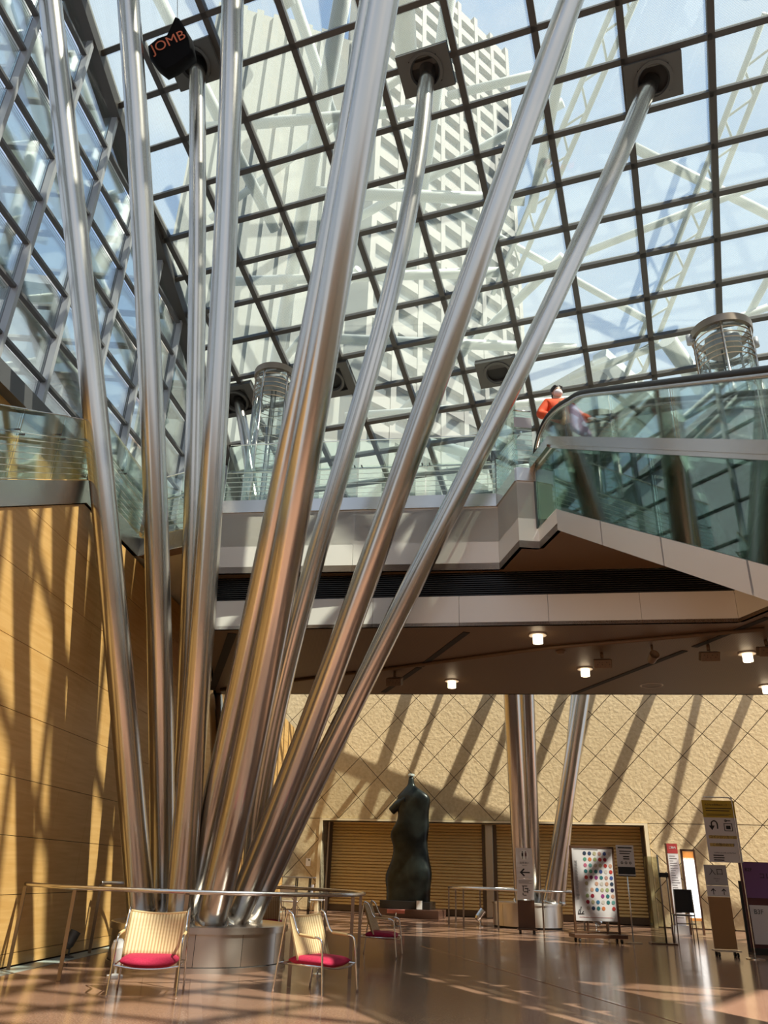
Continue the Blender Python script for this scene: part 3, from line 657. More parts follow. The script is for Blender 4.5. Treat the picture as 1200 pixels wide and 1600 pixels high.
# guard rail around it
def rail_ring(name, label, pts, posts, h=1.0, closed=False):
    t = thing(name, label, 'guard rail', (*pts[0][:2], 0))
    pth = spline([np.array([p[0], p[1], h]) for p in pts], 10, closed)
    MB().tube(pth, .026, 12, closed=closed).build('top_rail', M['rail'], t)
    for p in posts:
        MB().obox((p[0], p[1], h/2-.012), (1, 0, 0), (0, 1, 0), (0, 0, 1), .045, .016, h-.03).build('post', M['bronze_post'], t)
    return t
gpts = [(-4.62, 11.50), (-3.62, 10.62), (-2.2, 10.35), (-.95, 10.85), (-.22, 11.85), (-.15, 13.2), (-.75, 14.6), (-2.0, 15.55), (-3.3, 15.3), (-4.15, 14.6), (-4.38, 13.92)]
rail_ring('guard_rail', 'low curved steel guard rail around the column drum in front', gpts, [gpts[0], (-3.66, 10.65), (-2.2, 10.35), (-.95, 10.85), (-.24, 11.80), (-.15, 13.2), (-.75, 14.6), (-2.0, 15.55), (-3.3, 15.3), gpts[-1]])
# ------------------------------------------------------------------ far column cluster
D2 = np.array([4.68, 25.65, 0.]); 
c2 = thing('far_column_cluster', 'far steel columns on a drum behind the toilet sign', 'columns', D2)
for k in range(10):
    a0 = 2*math.pi*k/10; MB().lathe([(.98, .05), (1.02, .05), (1.02, .62), (.98, .62)], D2, 8, a0, a0+2*math.pi/10-.008).build('drum_panel', M['drum'], c2)
MB().lathe([(0, 0), (.99, 0), (.99, .61), (0, .61)], D2, 40).build('drum_core', M['void'], c2)
MB().lathe([(0, .61), (1.05, .61), (1.05, .66), (0, .67)], D2, 40).build('top_plate', M['drum'], c2)
px_tube(c2, [(800, 1088), (808, 1250), (815, 1350), (817, 1420)], 25.2, 22.2, .24, True, .66)
px_tube(c2, [(822, 1088), (828, 1250), (832, 1350), (834, 1420)], 25.9, 22.8, .24, True, .66)
px_tube(c2, [(909, 1088), (885, 1250), (870, 1350), (858, 1424)], 25.3, 24.0, .24, True, .66)
px_tube(c2, [(901, 1088), (893, 1200), (880, 1320), (872, 1424)], 26.0, 24.8, .20, True, .66)
ang = [math.radians(a) for a in range(0, 360, 30)]
rp2 = [(D2[0]+2.35*math.cos(a), D2[1]-.1+2.2*math.sin(a)) for a in ang]
rail_ring('guard_rail', 'far steel guard rail around the column drum by the doorway', rp2, rp2, 1.0, True)
# lone far columns behind the cluster
nd = NODES[3]
fc = thing('rear_column', 'slim steel column between left lift shaft and roof socket', 'column', (nd[0], nd[1], 7.4))
pth = [nd, atd(384, 690, nd[1]-.35), atd(398, 790, nd[1]-.8)]
MB().tube(spline(pth, 5), .14, 20).build('tube', M['steel'], fc)
MB().lathe([(.145, 0), (.19, 0), (.19, .08), (.145, .08)], pth[-1], 20).build('base_collar', M['steel'], fc)
# ------------------------------------------------------------------ escalators
E0 = np.array([2.62, 10.49, 6.02]); ED = np.array([.18, -.984, 0]); ED /= np.linalg.norm(ED); EW = np.array([-ED[1], ED[0], 0.]); SLP = .591
def ep(u, v, wd=0.): return E0+ED*u+EW*wd+np.array([0, 0, v-SLP*max(u, 0)])
def epf(u, z, wd=0.): return np.array([*(E0+ED*u+EW*wd)[:2], z])
UL = 9.4
def escalator(name, label, w0, wid, clad):
    t = thing(name, label, 'escalator', epf(0, 6.02, w0), 'pair of escalators')
    def side(wd, nn):
        hr = [ep(u, 2.38, wd) for u in np.linspace(UL, 1.2, 8)]+[epf(.75, 7.87, wd), epf(.28, 8.02, wd), epf(-.12, 8.07, wd), epf(-.42, 7.99, wd), epf(-.62, 7.82, wd), epf(-.70, 7.66, wd), epf(-.62, 7.54, wd)]
        sp = spline(hr, 4)
        MB().tube(sp, .042, 10).build('handrail', M['black'], t)
        MB().tube([p-np.array([0, 0, .055]) for p in sp[:-8]], .032, 8).build('handrail_track', M['rail'], t)
        us = [-.45]+[.55+1.35*k for k in range(7)]
        for k in range(len(us)-1):
            a, b_ = us[k]+.01, us[k+1]-.01
            if k == 0: pol = [epf(a, 7.62, wd), epf(0, 7.62, wd), ep(b_, 1.6, wd), ep(b_, 2.3, wd), epf(.28, 7.97, wd), epf(-.12, 8.02, wd), epf(a, 7.92, wd)]
            else: pol = [ep(a, 1.6, wd), ep(b_, 1.6, wd), ep(b_, 2.33, wd), ep(a, 2.33, wd)]
            MB().prism(pol, EW, .014).build('glass_panel', M['clear_rail_glass'], t)
        for u0_, u1_ in ((0, UL),):
            MB().prism([ep(u0_, 1.47, wd-.09), ep(u1_, 1.47, wd-.09), ep(u1_, 1.62, wd-.09), ep(u0_, 1.62, wd-.09)], -EW, .2).build('deck_board', M['rail'], t)
        MB().prism([epf(-.76, 7.45, wd-.09), epf(0, 7.45, wd-.09), epf(0, 7.62, wd-.09), epf(-.76, 7.62, wd-.09)], -EW, .2).build('newel_base', M['rail'], t)
    side(w0, -EW); side(w0+wid, EW)
    # truss box
    MB().add([ep(0, .05, w0+.2), ep(UL, .05, w0+.2), ep(UL, 1.2, w0+.2), ep(0, 1.2, w0+.2), ep(0, .05, w0+wid-.1), ep(UL, .05, w0+wid-.1), ep(UL, 1.2, w0+wid-.1), ep(0, 1.2, w0+wid-.1)],
             [(0, 1, 2, 3), (7, 6, 5, 4), (0, 4, 5, 1), (3, 2, 6, 7), (0, 3, 7, 4), (1, 5, 6, 2)]).build('truss_core', M['dark_steel'], t)
    st = MB()
    for k in range(24):
        u = .2+k*.39; st.obox(ep(u, 1.28, w0+wid/2), ED, EW, (0, 0, 1), .39, wid-.2, .05)
    st.build('steps', M['grey_steel'], t, kind='stuff')
    MB().prism([ep(0, 0, w0), ep(UL, 0, w0), ep(UL, 0, w0+wid+.1), ep(0, 0, w0+wid+.1)], np.cross(EW, ED*1.)*1., .03).build('underside_panel', M['esc_white'], t)
    if clad:
        for k in range(7):
            a, b_ = .03+1.35*k, 1.35*(k+1)-.0
            MB().prism([ep(a, 0, w0-.02), ep(b_, 0, w0-.02), ep(b_, .345, w0-.02), ep(a, .345, w0-.02)], -EW, .04).build('skirt_panel', M['esc_white'], t)
        for k in range(4):
            a, b_ = .02+2.65*k, min(2.65*(k+1), UL)
            MB().prism([ep(a, .35, w0-.01), ep(b_, .35, w0-.01), ep(b_, 1.46, w0-.01), ep(a, 1.46, w0-.01)], -EW, .014).build('cladding_glass', M['dark_glass'], t)
        MB().prism([epf(-.72, 6.38, w0-.01), epf(0, 6.38, w0-.01), epf(0, 7.42, w0-.01), epf(-.72, 7.42, w0-.01)], -EW, .014).build('cladding_glass', M['dark_glass'], t)
        MB().bar(epf(-.73, 6.36, w0-.02), epf(-.73, 7.44, w0-.02), .03, .03, ED).build('cladding_trim', M['dark_steel'], t)
        for k in range(12):
            u = .35+k*.75; sg = 1 if k % 2 else -1
            MB().bar(ep(u-.28*sg, .35, w0+.12), ep(u+.28*sg, 1.45, w0+.12), .06, .09, EW).build('truss_brace', M['white_steel'], t)
        MB().bar(ep(0, 1.44, w0-.03), ep(UL, 1.44, w0-.03), .05, .05).build('edge_rail', M['rail'], t)
    return t
escalator('escalator', 'nearer glass sided escalator descending from the bridge to the right', 0., 1.0, True)
escalator('escalator', 'second escalator seen through the glass of the nearer one', 2.15, 1.0, False)
# glass screen at the head of the escalators
sc_ = thing('glass_screen', 'small upright glass screen at the escalator landing left of person', 'glass screen', z3(atd(818, 735, 11.2), ZC))
pa, pb = lvl(806, 731, ZC), lvl(834, 733, ZC); dd = (pb-pa)/np.linalg.norm(pb-pa); nn = np.array([dd[1], -dd[0], 0])
MB().prism([pa, pb, pb+np.array([0, 0, 1.12]), pa+np.array([0, 0, 1.12])], nn, .016).build('pane', M['rail_glass'], sc_)
MB().prism([pa+np.array([.0, -.03, .78]), pb+np.array([0, -.03, .78]), pb+np.array([0, -.03, .98]), pa+np.array([0, -.03, .98])], nn, .01).build('notice', M['sign_grey'], sc_)
MB().tube([pa+np.array([0, 0, 1.13]), pb+np.array([0, 0, 1.13])], .015, 8).build('top_edge', M['rail'], sc_)
def text(s, size, c, rt_, up_, mt, parent, align='CENTER', name='lettering', off=.004, sx=1.):
    cu = bpy.data.curves.new(name, 'FONT'); cu.body = s; cu.size = size; cu.align_x = align; cu.align_y = 'CENTER'; cu.extrude = .0008
    cu.materials.append(mt); o = bpy.data.objects.new(name, cu); col.objects.link(o)
    rt_ = np.asarray(rt_, float); rt_ /= np.linalg.norm(rt_); up_ = np.asarray(up_, float); up_ = up_-rt_*(up_@rt_); up_ /= np.linalg.norm(up_); nn_ = np.cross(rt_, up_)
    p = np.asarray(c, float)+nn_*off; org = ORG.get(parent.name, Vector((0, 0, 0))) if parent else Vector((0, 0, 0))
    mm = Matrix.Identity(4)
    for i in range(3): mm[i][0] = rt_[i]*sx; mm[i][1] = up_[i]; mm[i][2] = nn_[i]; mm[i][3] = p[i]-org[i]
    o.matrix_local = mm
    bpy.context.view_layer.update()
    me = bpy.data.meshes.new_from_object(o.evaluated_get(bpy.context.evaluated_depsgraph_get())); bpy.data.objects.remove(o)
    me.materials.clear(); me.materials.append(mt); o = bpy.data.objects.new(name, me); col.objects.link(o)
    if parent: o.parent = parent
    o.matrix_local = mm
    return o
# level sign beyond the escalators, read from its back
c = atd(1066, 668, 9.6); ls = thing('level_sign', 'pale glass level sign seen reversed through the escalator glass', 'sign', c)
MB().obox(c, EW, ED, (0, 0, 1), .62, .012, .42).build('panel', M['clear_rail_glass'], ls)
text('1F', .24, c+ED*.012, -EW, (0, 0, 1), M['sign_mark'], ls)
# ------------------------------------------------------------------ glass lifts
def lift(name, label, px, ptop, d, wpx, pbot_z, lugs):
    top = atd(px, ptop, d); rad = wpx/F*((top-CAM)@fwd)/2; c = np.array([top[0], top[1], 0.]); zt = top[2]
    t = thing(name, label, 'lift shaft', (c[0], c[1], pbot_z), 'glass lift shafts')
    n_ = 10
    for k in range(n_):
        a0 = 2*math.pi*k/n_+.2; MB().lathe([(rad*.93, pbot_z), (rad*.93, zt-.1)], c, 5, a0, a0+2*math.pi/n_-.02).build('glass_segment', M['lift_glass'], t)
    for k in range(5):
        a0 = 2*math.pi*k/5+.5; p = c+np.array([math.cos(a0), math.sin(a0), 0])*rad*.96
        MB().tube([z3(p, pbot_z), z3(p, zt)], .028, 8).build('upright', M['rail'], t)
    MB().lathe([(rad*.9, zt-.16), (rad*1.04, zt-.16), (rad*1.06, zt), (rad*.9, zt), (rad*.9, zt-.16)], c, 40).build('crown_ring', M['bronze_post'], t)
    for k in range(6):
        z = zt-.30-k*.13; MB().lathe([(rad*.97, z), (rad*1.0, z+.012), (rad*.97, z+.024), (rad*.94, z+.012), (rad*.97, z)], c, 36).build('hoop', M['bronze_post'], t)
    for k in range(14):
        z = zt-1.3-k*.25
        if z > pbot_z: MB().lathe([(rad*.80, z), (rad*.82, z+.01), (rad*.80, z+.02)], c, 24).build('inner_hoop', M['rail'], t)
    MB().lathe([(0, zt-.5), (rad*.6, zt-.5), (rad*.6, zt-.2), (0, zt-.2)], c, 24).build('machine_drum', M['grey_steel'], t)
    for sx in (-.05, .05): MB().tube([c+np.array([sx, 0, pbot_z]), c+np.array([sx, 0, zt-.5])], .018, 6).build('guide_rail', M['dark_steel'], t)
    if lugs:
        for s in (-1, 1):
            MB().tube([c+np.array([s*rad*1.02, 0, zt-.25]), c+np.array([s*rad*1.18, 0, zt-.25])], .03, 8).build('lug_arm', M['grey_steel'], t)
            MB().tube([c+np.array([s*rad*1.2, 0, zt-.36]), c+np.array([s*rad*1.2, 0, zt-.14])], .06, 12).build('lug', M['grey_steel'], t)
lift('glass_lift_shaft', 'slender glass lift shaft behind the left part of the bridge', 431, 585, 16.2, 62, ZC, False)
lift('glass_lift_shaft', 'wider glass lift shaft with side lugs above the escalator at right', 1126, 518, 12.8, 86, ZC, True)
# ------------------------------------------------------------------ cane armchairs
def make_chair():
    t = thing('armchair', 'x', 'armchair', (0, 0, 0), 'cane armchairs with crimson seats')
    for s in (-1, 1):
        x = .345*s
        side_f = spline([(x*1.04, -.33, 0), (x*1.02, -.30, .30), (x, -.275, .52), (x, -.235, .575), (x, -.17, .585)], 6)
        arm = spline([(x, -.17, .585), (x, -.04, .595), (x*.99, .05, .60)], 5)
        back = spline([(x*.99, .05, .60), (x*.97, .10, .65), (x*.96, .17, .79), (x*.97, .215, .825), (x*.985, .255, .80), (x*1.02, .30, .45), (x*1.06, .36, 0)], 6)
        MB().tube(side_f, .012, 10).build('leg', M['chrome'], t)
        MB().tube(back, .012, 10).build('leg', M['chrome'], t)
        MB().tube(arm, .017, 10).build('arm_wrap', M['cane_wrap'], t)
        MB().tube([(x, -.295, .30), (x*1.01, .325, .30)], .010, 8).build('side_rail', M['chrome'], t)
    MB().tube(spline([(-.345, -.295, .30), (-.17, -.315, .275), (0, -.32, .268), (.17, -.315, .275), (.345, -.295, .30)], 6), .010, 8).build('front_rail', M['chrome'], t)
    MB().tube([(-.35, .32, .30), (.35, .32, .30)], .010, 8).build('rear_rail', M['chrome'], t)
    # curved cane back
    mb = MB(); nx, nz = 14, 6; th = .018
    for side in (0, 1):
        for j in range(nz+1):
            for i in range(nx+1):
                u = -1+2*i/nx; v = j/nz; z = .34+.455*v; y = .06+.17*v+.075*(1-u*u)+side*th
                mb.v.append((u*.325, y, z-.028*(1-u*u)*v))
    k = (nx+1)*(nz+1)
    for j in range(nz):
        for i in range(nx):
            a = j*(nx+1)+i; mb.f.append([a, a+1, a+nx+2, a+nx+1]); mb.sm.append(True); mb.f.append([k+a, k+a+nx+1, k+a+nx+2, k+a+1]); mb.sm.append(True)
    for i in range(nx):
        for a in (i, nz*(nx+1)+i): mb.f.append([a, a+1, k+a+1, k+a]); mb.sm.append(False)
    for j in range(nz):
        for a in (j*(nx+1), j*(nx+1)+nx): mb.f.append([a, a+nx+1, k+a+nx+1, k+a]); mb.sm.append(False)
    bkr = mb.build('backrest', M['cane'], t)
    MB().tube([(u*.325, .23+.075*(1-u*u)+.009, .797-.028*(1-u*u)) for u in np.linspace(-1, 1, 13)], .013, 8).build('top_binding', M['cane_wrap'], bkr)
    # cushion
    mb = MB(); nx, ny = 12, 10
    def cz(u, v, top):
        e = (max(0, 1-abs(u)**4)*max(0, 1-abs(v)**4))**.5; sag = -.03*(1-u*u)*(1-.6*(v+1)/2)
        return .335+sag+(.062*e if top else -.05*e)
    idx = {}
    for top in (1, 0):
        for j in range(ny+1):
            for i in range(nx+1):
                u = -1+2*i/nx; v = -1+2*j/ny; edge = i in (0, nx) or j in (0, ny)
                if edge and not top: idx[(i, j, 0)] = idx[(i, j, 1)]; continue
                uu = u*(1-.06*v*v*abs(u)); vv = v*(1-.05*u*u)
                idx[(i, j, top)] = len(mb.v); mb.v.append((uu*.325, -.02+vv*.285, cz(u, v, top)))
    for top in (1, 0):
        for j in range(ny):
            for i in range(nx):
                mb.f.append([idx[(i, j, top)], idx[(i+1, j, top)], idx[(i+1, j+1, top)], idx[(i, j+1, top)]]); mb.sm.append(True)
    mb.build('seat_cushion', M['red'], t, subsurf=1)
    return t
proto = make_chair()
def chair_at(c, th, label, first=False):
    o = proto if first else copy_tree(proto)
    o.location = (c[0], c[1], 0); o.rotation_euler = (0, 0, th); o['label'] = label; return o
a, b_ = lvl(163, 1560), lvl(277, 1562); th = math.atan2(b_[1]-a[1], b_[0]-a[0]); mid = (a+b_)/2
chair_at(mid+np.array([-math.sin(th), math.cos(th), 0])*.33, th, 'cane armchair facing the camera at left before the guard rail', True)
a, b_ = lvl(498, 1562), lvl(563, 1550); th = math.atan2(b_[1]-a[1], b_[0]-a[0]); mid = (a+b_)/2
chair_at(mid+np.array([-math.sin(th), math.cos(th), 0])*.33, th, 'cane armchair turned to the right beside the steel drum')
chair_at(lvl(594, 1494), math.radians(80), 'cane armchair turned away between guard rail and sculpture')
chair_at(lvl(412, 1468), math.radians(172), 'cane armchair half hidden behind the column drum')
# ------------------------------------------------------------------ small floor spotlights
def floor_spot(c, aim, label, mt, s=1.):
    t = thing('floor_spotlight', label, 'spotlight', c, 'small floor spotlights'); c = np.asarray(c, float)
    MB().lathe([(0, 0), (.085*s, 0), (.085*s, .02*s), (.02*s, .035*s), (0, .035*s)], c, 18).build('base', mt, t)
    MB().tube([c+np.array([0, 0, .02*s]), c+np.array([.0, 0, .14*s])], .014*s, 8).build('stem', mt, t)
    aim = np.asarray(aim, float); aim /= np.linalg.norm(aim); x = np.cross(aim, (0, 0, 1)); x /= np.linalg.norm(x); y = np.cross(aim, x)
    hc = c+np.array([0, 0, .24*s])
    MB().lathe([(0, -.13*s), (.05*s, -.12*s), (.075*s, -.06*s), (.08*s, .12*s), (.068*s, .12*s), (.06*s, .07*s), (0, .06*s)], hc, 20, axes=(x, y, aim)).build('head', mt, t)
    MB().tube([c+np.array([0, 0, .12*s]), hc-aim*.05*s], .016*s, 8).build('bracket', mt, t)
floor_spot(lvl(106, 1497), (.3, .25, .9), 'dark floor spotlight by the timber wall under guard rail', M['socket'])
floor_spot(lvl(179, 1527), (.1, .3, -.95), 'white floor spotlight behind the left armchair', M['card'], 1.15)
floor_spot(lvl(496, 1524), (-.2, .5, .85), 'pale floor spotlight under the turned armchair', M['rail'], .9)
floor_spot(lvl(750, 1449), (.5, .2, .6), 'pale floor spotlight left of the far drum', M['rail'], 1.3)
floor_spot(lvl(932, 1456), (.6, .1, -.5), 'pale floor spotlight behind the dotted poster', M['rail'], 1.3)
# ------------------------------------------------------------------ sculpture
SC = lvl(640, 1434)
pl = thing('sculpture_plinth', 'low black stepped plinth under the bronze sculpture', 'plinth', SC)
MB().obox(SC+np.array([.12, .3, .13]), SD, SN, (0, 0, 1), 2.05, 1.3, .26).build('step', M['plinth_red'], pl, bevel=.01)
MB().obox(SC+np.array([-.05, .40, .38]), SD, SN, (0, 0, 1), 1.75, .95, .24).build('slab', M['plinth'], pl, bevel=.01)
scu = thing('sculpture', 'tall abstract dark bronze standing figure on black plinth', 'sculpture', SC+np.array([0, .35, .5]))
secs = [(.44, -.05, .60, .34, 0), (.445, -.05, .61, .345, 0), (.52, -.05, .62, .35, 0), (.75, -.04, .62, .36, .05), (1.05, -.06, .66, .38, .1), (1.30, -.05, .70, .36, .15), (1.55, .0, .62, .33, .1), (1.9, .03, .52, .28, .05), (2.3, .0, .48, .25, 0),
        (2.62, -.06, .56, .26, -.1), (2.85, .02, .52, .28, -.15), (3.1, .10, .44, .28, -.1), (3.4, .10, .45, .27, 0), (3.65, .08, .52, .27, .1), (3.88, .10, .52, .25, .15), (4.08, .06, .36, .19, .1), (4.22, .01, .17, .13, 0), (4.32, 0, .105, .10, 0), (4.60, 0, .10, .095, 0)]
mb = MB(); nn_ = 28
for z, cx, hw, hdp, tw in secs:
    for k in range(nn_):
        an = 2*math.pi*k/nn_; cu_, su_ = math.cos(an), math.sin(an)
        sx = math.copysign(abs(cu_)**.75, cu_)*hw*(1.25 if z < 4 else 1); sy = math.copysign(abs(su_)**.85, su_)*hdp
        mb.v.append(tuple(SC+np.array([0, .35, 0])+SD*(cx+sx)+SN*(-sy+tw*sx)+np.array([0, 0, z+.16*(cx+sx)*(.5 if 2.2 < z < 3.2 else 0)])))
for i in range(len(secs)-1):
    for k in range(nn_):
        k2 = (k+1) % nn_; mb.f.append([i*nn_+k, i*nn_+k2, (i+1)*nn_+k2, (i+1)*nn_+k]); mb.sm.append(True)
mb.f.append(list(range(nn_))[::-1]); mb.sm.append(False); mb.f.append([(len(secs)-1)*nn_+k for k in range(nn_)]); mb.sm.append(False)
body = mb.build('figure', M['bronze'], scu, subsurf=1)
q = SC+np.array([0, .35, 0])
MB().tube(spline([q+SD*-.15+np.array([0, 0, 3.72]), q+SD*-.5+np.array([0, 0, 3.55]), q+SD*-.72+np.array([0, 0, 3.36])], 5), [.24, .23, .21, .20, .19, .18, .165, .155, .15, .15, .14], 16).build('shoulder_stub', M['bronze'], scu)
MB().lathe([(0, .02), (.09, .02), (.125, .0), (.115, -.06)], q+np.array([0, 0, 4.63]), 20).build('neck_cap', M['bronze_pale'], scu)
c = SC+SD*.38+SN*.22; t = MB().obox(c+np.array([0, 0, .40]), SD, SN, (0, 0, 1), .19, .02, .26).build('caption_card', M['card']); tag(t, 'small white caption card leaning on the sculpture plinth', 'caption card')
c = lvl(618, 1447); t = thing('low_notice', 'low salmon pink notice on a stand before the plinth', 'notice', c)
MB().obox(c+np.array([0, 0, .36]), (1, 0, 0), (0, .8, .6), (0, -.6, .8), .5, .015, .12).build('panel', M['salmon'], t)
MB().tube([c, c+np.array([0, 0, .34])], .02, 8).build('stem', M['bronze_post'], t); MB().lathe([(0, 0), (.13, 0), (.13, .02), (0, .03)], c, 18).build('foot', M['bronze_post'], t)
# ------------------------------------------------------------------ high table and metal chairs at the back left
def metal_chair(c, th, label):
    t = thing('metal_chair', label, 'chair', (0, 0, 0), 'grey metal chairs at the high table')
    for s in (-1, 1):
        x = .22*s
        MB().tube(spline([(x, -.2, 0), (x, -.21, .40), (x, -.16, .46), (x, .15, .46), (x, .19, .5), (x, .24, .9)], 5), .013, 8).build('leg', M['chrome'], t)
        MB().tube([(x, .17, .46), (x, .26, 0)], .013, 8).build('leg', M['chrome'], t)
    MB().obox((0, 0, .475), (1, 0, 0), (0, 1, 0), (0, 0, 1), .44, .42, .03).build('seat', M['sign_white'], t, bevel=.01)
    MB().obox((0, .22, .74), (1, 0, 0), (0, .99, .12), (0, -.12, .99), .44, .02, .34).build('backrest', M['sign_white'], t, bevel=.008)
    t.location = (c[0], c[1], 0); t.rotation_euler = (0, 0, th)
metal_chair(lvl(449, 1437), math.radians(170), 'grey metal chair with upright back before the high table')
metal_chair(lvl(494, 1432), math.radians(80), 'grey metal chair with white seat nearest the doorway')
c = lvl(458, 1432); t = thing('high_table', 'small dark topped table on slim legs near the back wall', 'table', c)
MB().obox(c+np.array([0, 0, 1.12]), (1, 0, 0), (0, 1, 0), (0, 0, 1), 1.25, .7, .035).build('table_top', M['grey_steel'], t, bevel=.006)
for dx, dy in ((.0, .1), (.06, 0), (.42, .25), (.47, .18)): MB().tube([c+np.array([dx, dy, 0]), c+np.array([dx, dy, 1.1])], .02, 8).build('leg', M['black'], t)
# ------------------------------------------------------------------ signs and boards
def frame_of(c, yaw):
    r_ = np.array([math.cos(yaw), math.sin(yaw), 0]); return r_, np.array([r_[1], -r_[0], 0]), np.array([0, 0, 1.])
UPV = np.array([0, 0, 1.])
def casters(t, c, r_, f_, wd, dp=.2):
    for s in (-1, 1):
        for q in (-1, 1):
            p = c+r_*s*wd/2+f_*q*dp/2
            MB().lathe([(0, -.018), (.045, -.018), (.045, .018), (0, .018)], p+UPV*.045, 12, axes=(f_, UPV, r_)).build('caster', M['black'], t)
def panel(name, t, c, r_, f_, wd, hg, z, mt, off=0., th=.02, bevel=0):
    return MB().obox(c+UPV*z+f_*(off-th/2), r_, f_, UPV, wd, th, hg).build(name, mt, t, bevel=bevel)
def poly_part(name, t, c, r_, f_, z, pts, mt, off=.004):
    P = [c+r_*x+UPV*(z+y)+f_*off for x, y in pts]; return MB().prism(P, f_, .002).build(name, mt, t)
def arrow(t, c, r_, f_, x, z, s, ang, mt=None):
    base = [(-.06, -.5), (.06, -.5), (.06, .22), (.28, .0), (.38, .09), (0, .5), (-.38, .09), (-.28, 0), (-.06, .22)]
    ca, sa = math.cos(ang), math.sin(ang)
    pts = [(x+s*(px*ca-py*sa), s*(px*sa+py*ca)) for px, py in base]
    P = [c+r_*a_+UPV*(z+b2)+f_*.004 for a_, b2 in pts]; k = len(P)
    mb = MB(); mb.add(P, [(0, 1, 2, 8), (2, 3, 4, 5), (2, 5, 8), (8, 5, 6, 7)]); mb.build('arrow', mt or M['sign_mark'], t)
def lines(t, c, r_, f_, x0, x1, z0, n_, dz, hgt=.008, mt=None, jit=.3):
    mb = MB()
    for i in range(n_):
        e = x1-(x1-x0)*random.uniform(0, jit); mb.obox(c+r_*(x0+e)/2+UPV*(z0-i*dz)+f_*.003, r_, f_, UPV, e-x0, .002, hgt)
    mb.build('fine_print', mt or M['sign_mark'], t, kind='stuff')
# toilet sign
c = lvl(824, 1459); r_, f_, _ = frame_of(c, -.06); t = thing('toilet_sign', 'narrow floor sign with toilet symbol and left arrow on wheels', 'sign', c)
MB().obox(c+UPV*.10, r_, f_, UPV, .5, .3, .03).build('base', M['frame_wood'], t); casters(t, c, r_, f_, .36)
panel('lower_panel', t, c, r_, f_, .44, .66, .45, M['frame_wood'], 0, .05)
panel('board', t, c, r_, f_, .44, .50, 1.05, M['sign_white'], .0, .04); panel('board', t, c, r_, f_, .44, .74, 1.68, M['sign_white'], 0, .04)
MB().lathe([(0, .002), (.12, .002), (.12, 0)], c+UPV*1.88+f_*.001, 24, axes=(r_, UPV, f_)).build('symbol_disc', M['card'], t)
for s in (-1, 1):
    mb = MB(); p = c+r_*s*.045+UPV*1.88+f_*.004; mb.lathe([(0, .001), (.018, .001), (.018, 0)], p+UPV*.075, 12, axes=(r_, UPV, f_)); mb.obox(p+UPV*.01, r_, f_, UPV, .045, .002, .085); mb.obox(p-UPV*.065, r_, f_, UPV, .018, .002, .07)
    mb.build('symbol_figure', M['sign_mark'] if s < 0 else M['sign_maroon'], t)
text('お手洗い', .062, c+UPV*1.68, r_, UPV, M['sign_mark'], t); text('Restroom', .03, c+UPV*1.62, r_, UPV, M['sign_mark'], t)
arrow(t, c, r_, f_, 0, 1.45, .27, math.pi/2)
lines(t, c, r_, f_, -.17, .18, 1.25, 3, .03); 
mb = MB()
for x, z, w_, h_ in ((-.02, 1.12, .14, .02), (-.06, 1.05, .02, .12), (.03, 1.06, .1, .02), (.06, 1.0, .02, .1), (0, .98, .1, .02), (.1, 1.02, .03, .02), (-.02, .9, .08, .02), (-.07, .93, .02, .06)): mb.obox(c+r_*x+UPV*z+f_*.003, r_, f_, UPV, w_, .002, h_)
mb.build('pictogram', M['sign_mark'], t)
# dotted poster board
pa, pb = lvl(900, 1472), lvl(971, 1474); c = (pa+pb)/2; r_ = (pb-pa)/np.linalg.norm(pb-pa); f_ = np.array([r_[1], -r_[0], 0]); W_ = 1.06
t = thing('poster_board', 'wheeled walnut poster board printed with rows of coloured dots', 'poster board', c)
MB().obox(c+UPV*.14, r_, f_, UPV, W_+.22, .42, .08).build('base', M['frame_wood'], t, bevel=.01); casters(t, c, r_, f_, W_-.06, .3)
for s in (-1, 1): panel('frame', t, c, r_, f_, .045, 1.88, 1.12, M['frame_wood'], .01, .05).location += V(r_*s*(W_/2))
panel('frame', t, c, r_, f_, W_, .045, 2.04, M['frame_wood'], .01, .05)
panel('frame', t, c, r_, f_, W_, .03, .21, M['frame_wood'], .01, .05)
panel('sheet', t, c, r_, f_, W_-.05, 1.58, 1.235, M['sign_white'], .0, .02)
for s in (-.42, .46): panel('strut', t, c, r_, f_, .035, .30, .33, M['frame_wood'], -.02, .03).location += V(r_*s*(W_/2))
di = 0
rows = ['001341', '567889', 'abcd8e', 'cfc2i8', '9fi f3'.replace(' ', '0')]
pat = [[0,1,13,3,2,19],[5,6,7,8,9,-1],[10,11,4,13,8,14],[12,5,12,2,19,8],[8,15,18,12,3,2],[13,-1,14,19,14,0],[19,14,16,13,7,17],[7,9,-1,18,12,14],[9,13,16,19,12,11],[4,1,12,6,-1,8]]
for j, rw in enumerate(pat):
    for i, ci in enumerate(rw):
        if ci < 0: continue
        p = c+r_*(-.19+i*.125)+UPV*(1.90-j*.132)+f_*.003
        MB().lathe([(0, .002), (.043, .002), (.043, 0)], p, 18, axes=(r_, UPV, f_), smooth=False).build('printed_dot', M['dots'][ci], t)
lines(t, c, r_, f_, -.46, -.38, 1.72, 34, .025, .006); lines(t, c, r_, f_, -.46, .15, 1.985, 1, .03, .01, jit=0); lines(t, c, r_, f_, -.42, .40, .52, 1, .03, .006, M['sign_red'], 0)
for k, (x0, z0, x1, z1) in enumerate(((-.44, .60, -.41, .68), (-.40, .60, -.36, .74), (-.35, .60, -.31, .64), (-.45, .585, -.30, .59))): MB().bar(c+r_*x0+UPV*z0+f_*.004, c+r_*x1+UPV*z1+f_*.004, .02, .003, f_).build('emblem_stroke', M['sign_mark'], t)
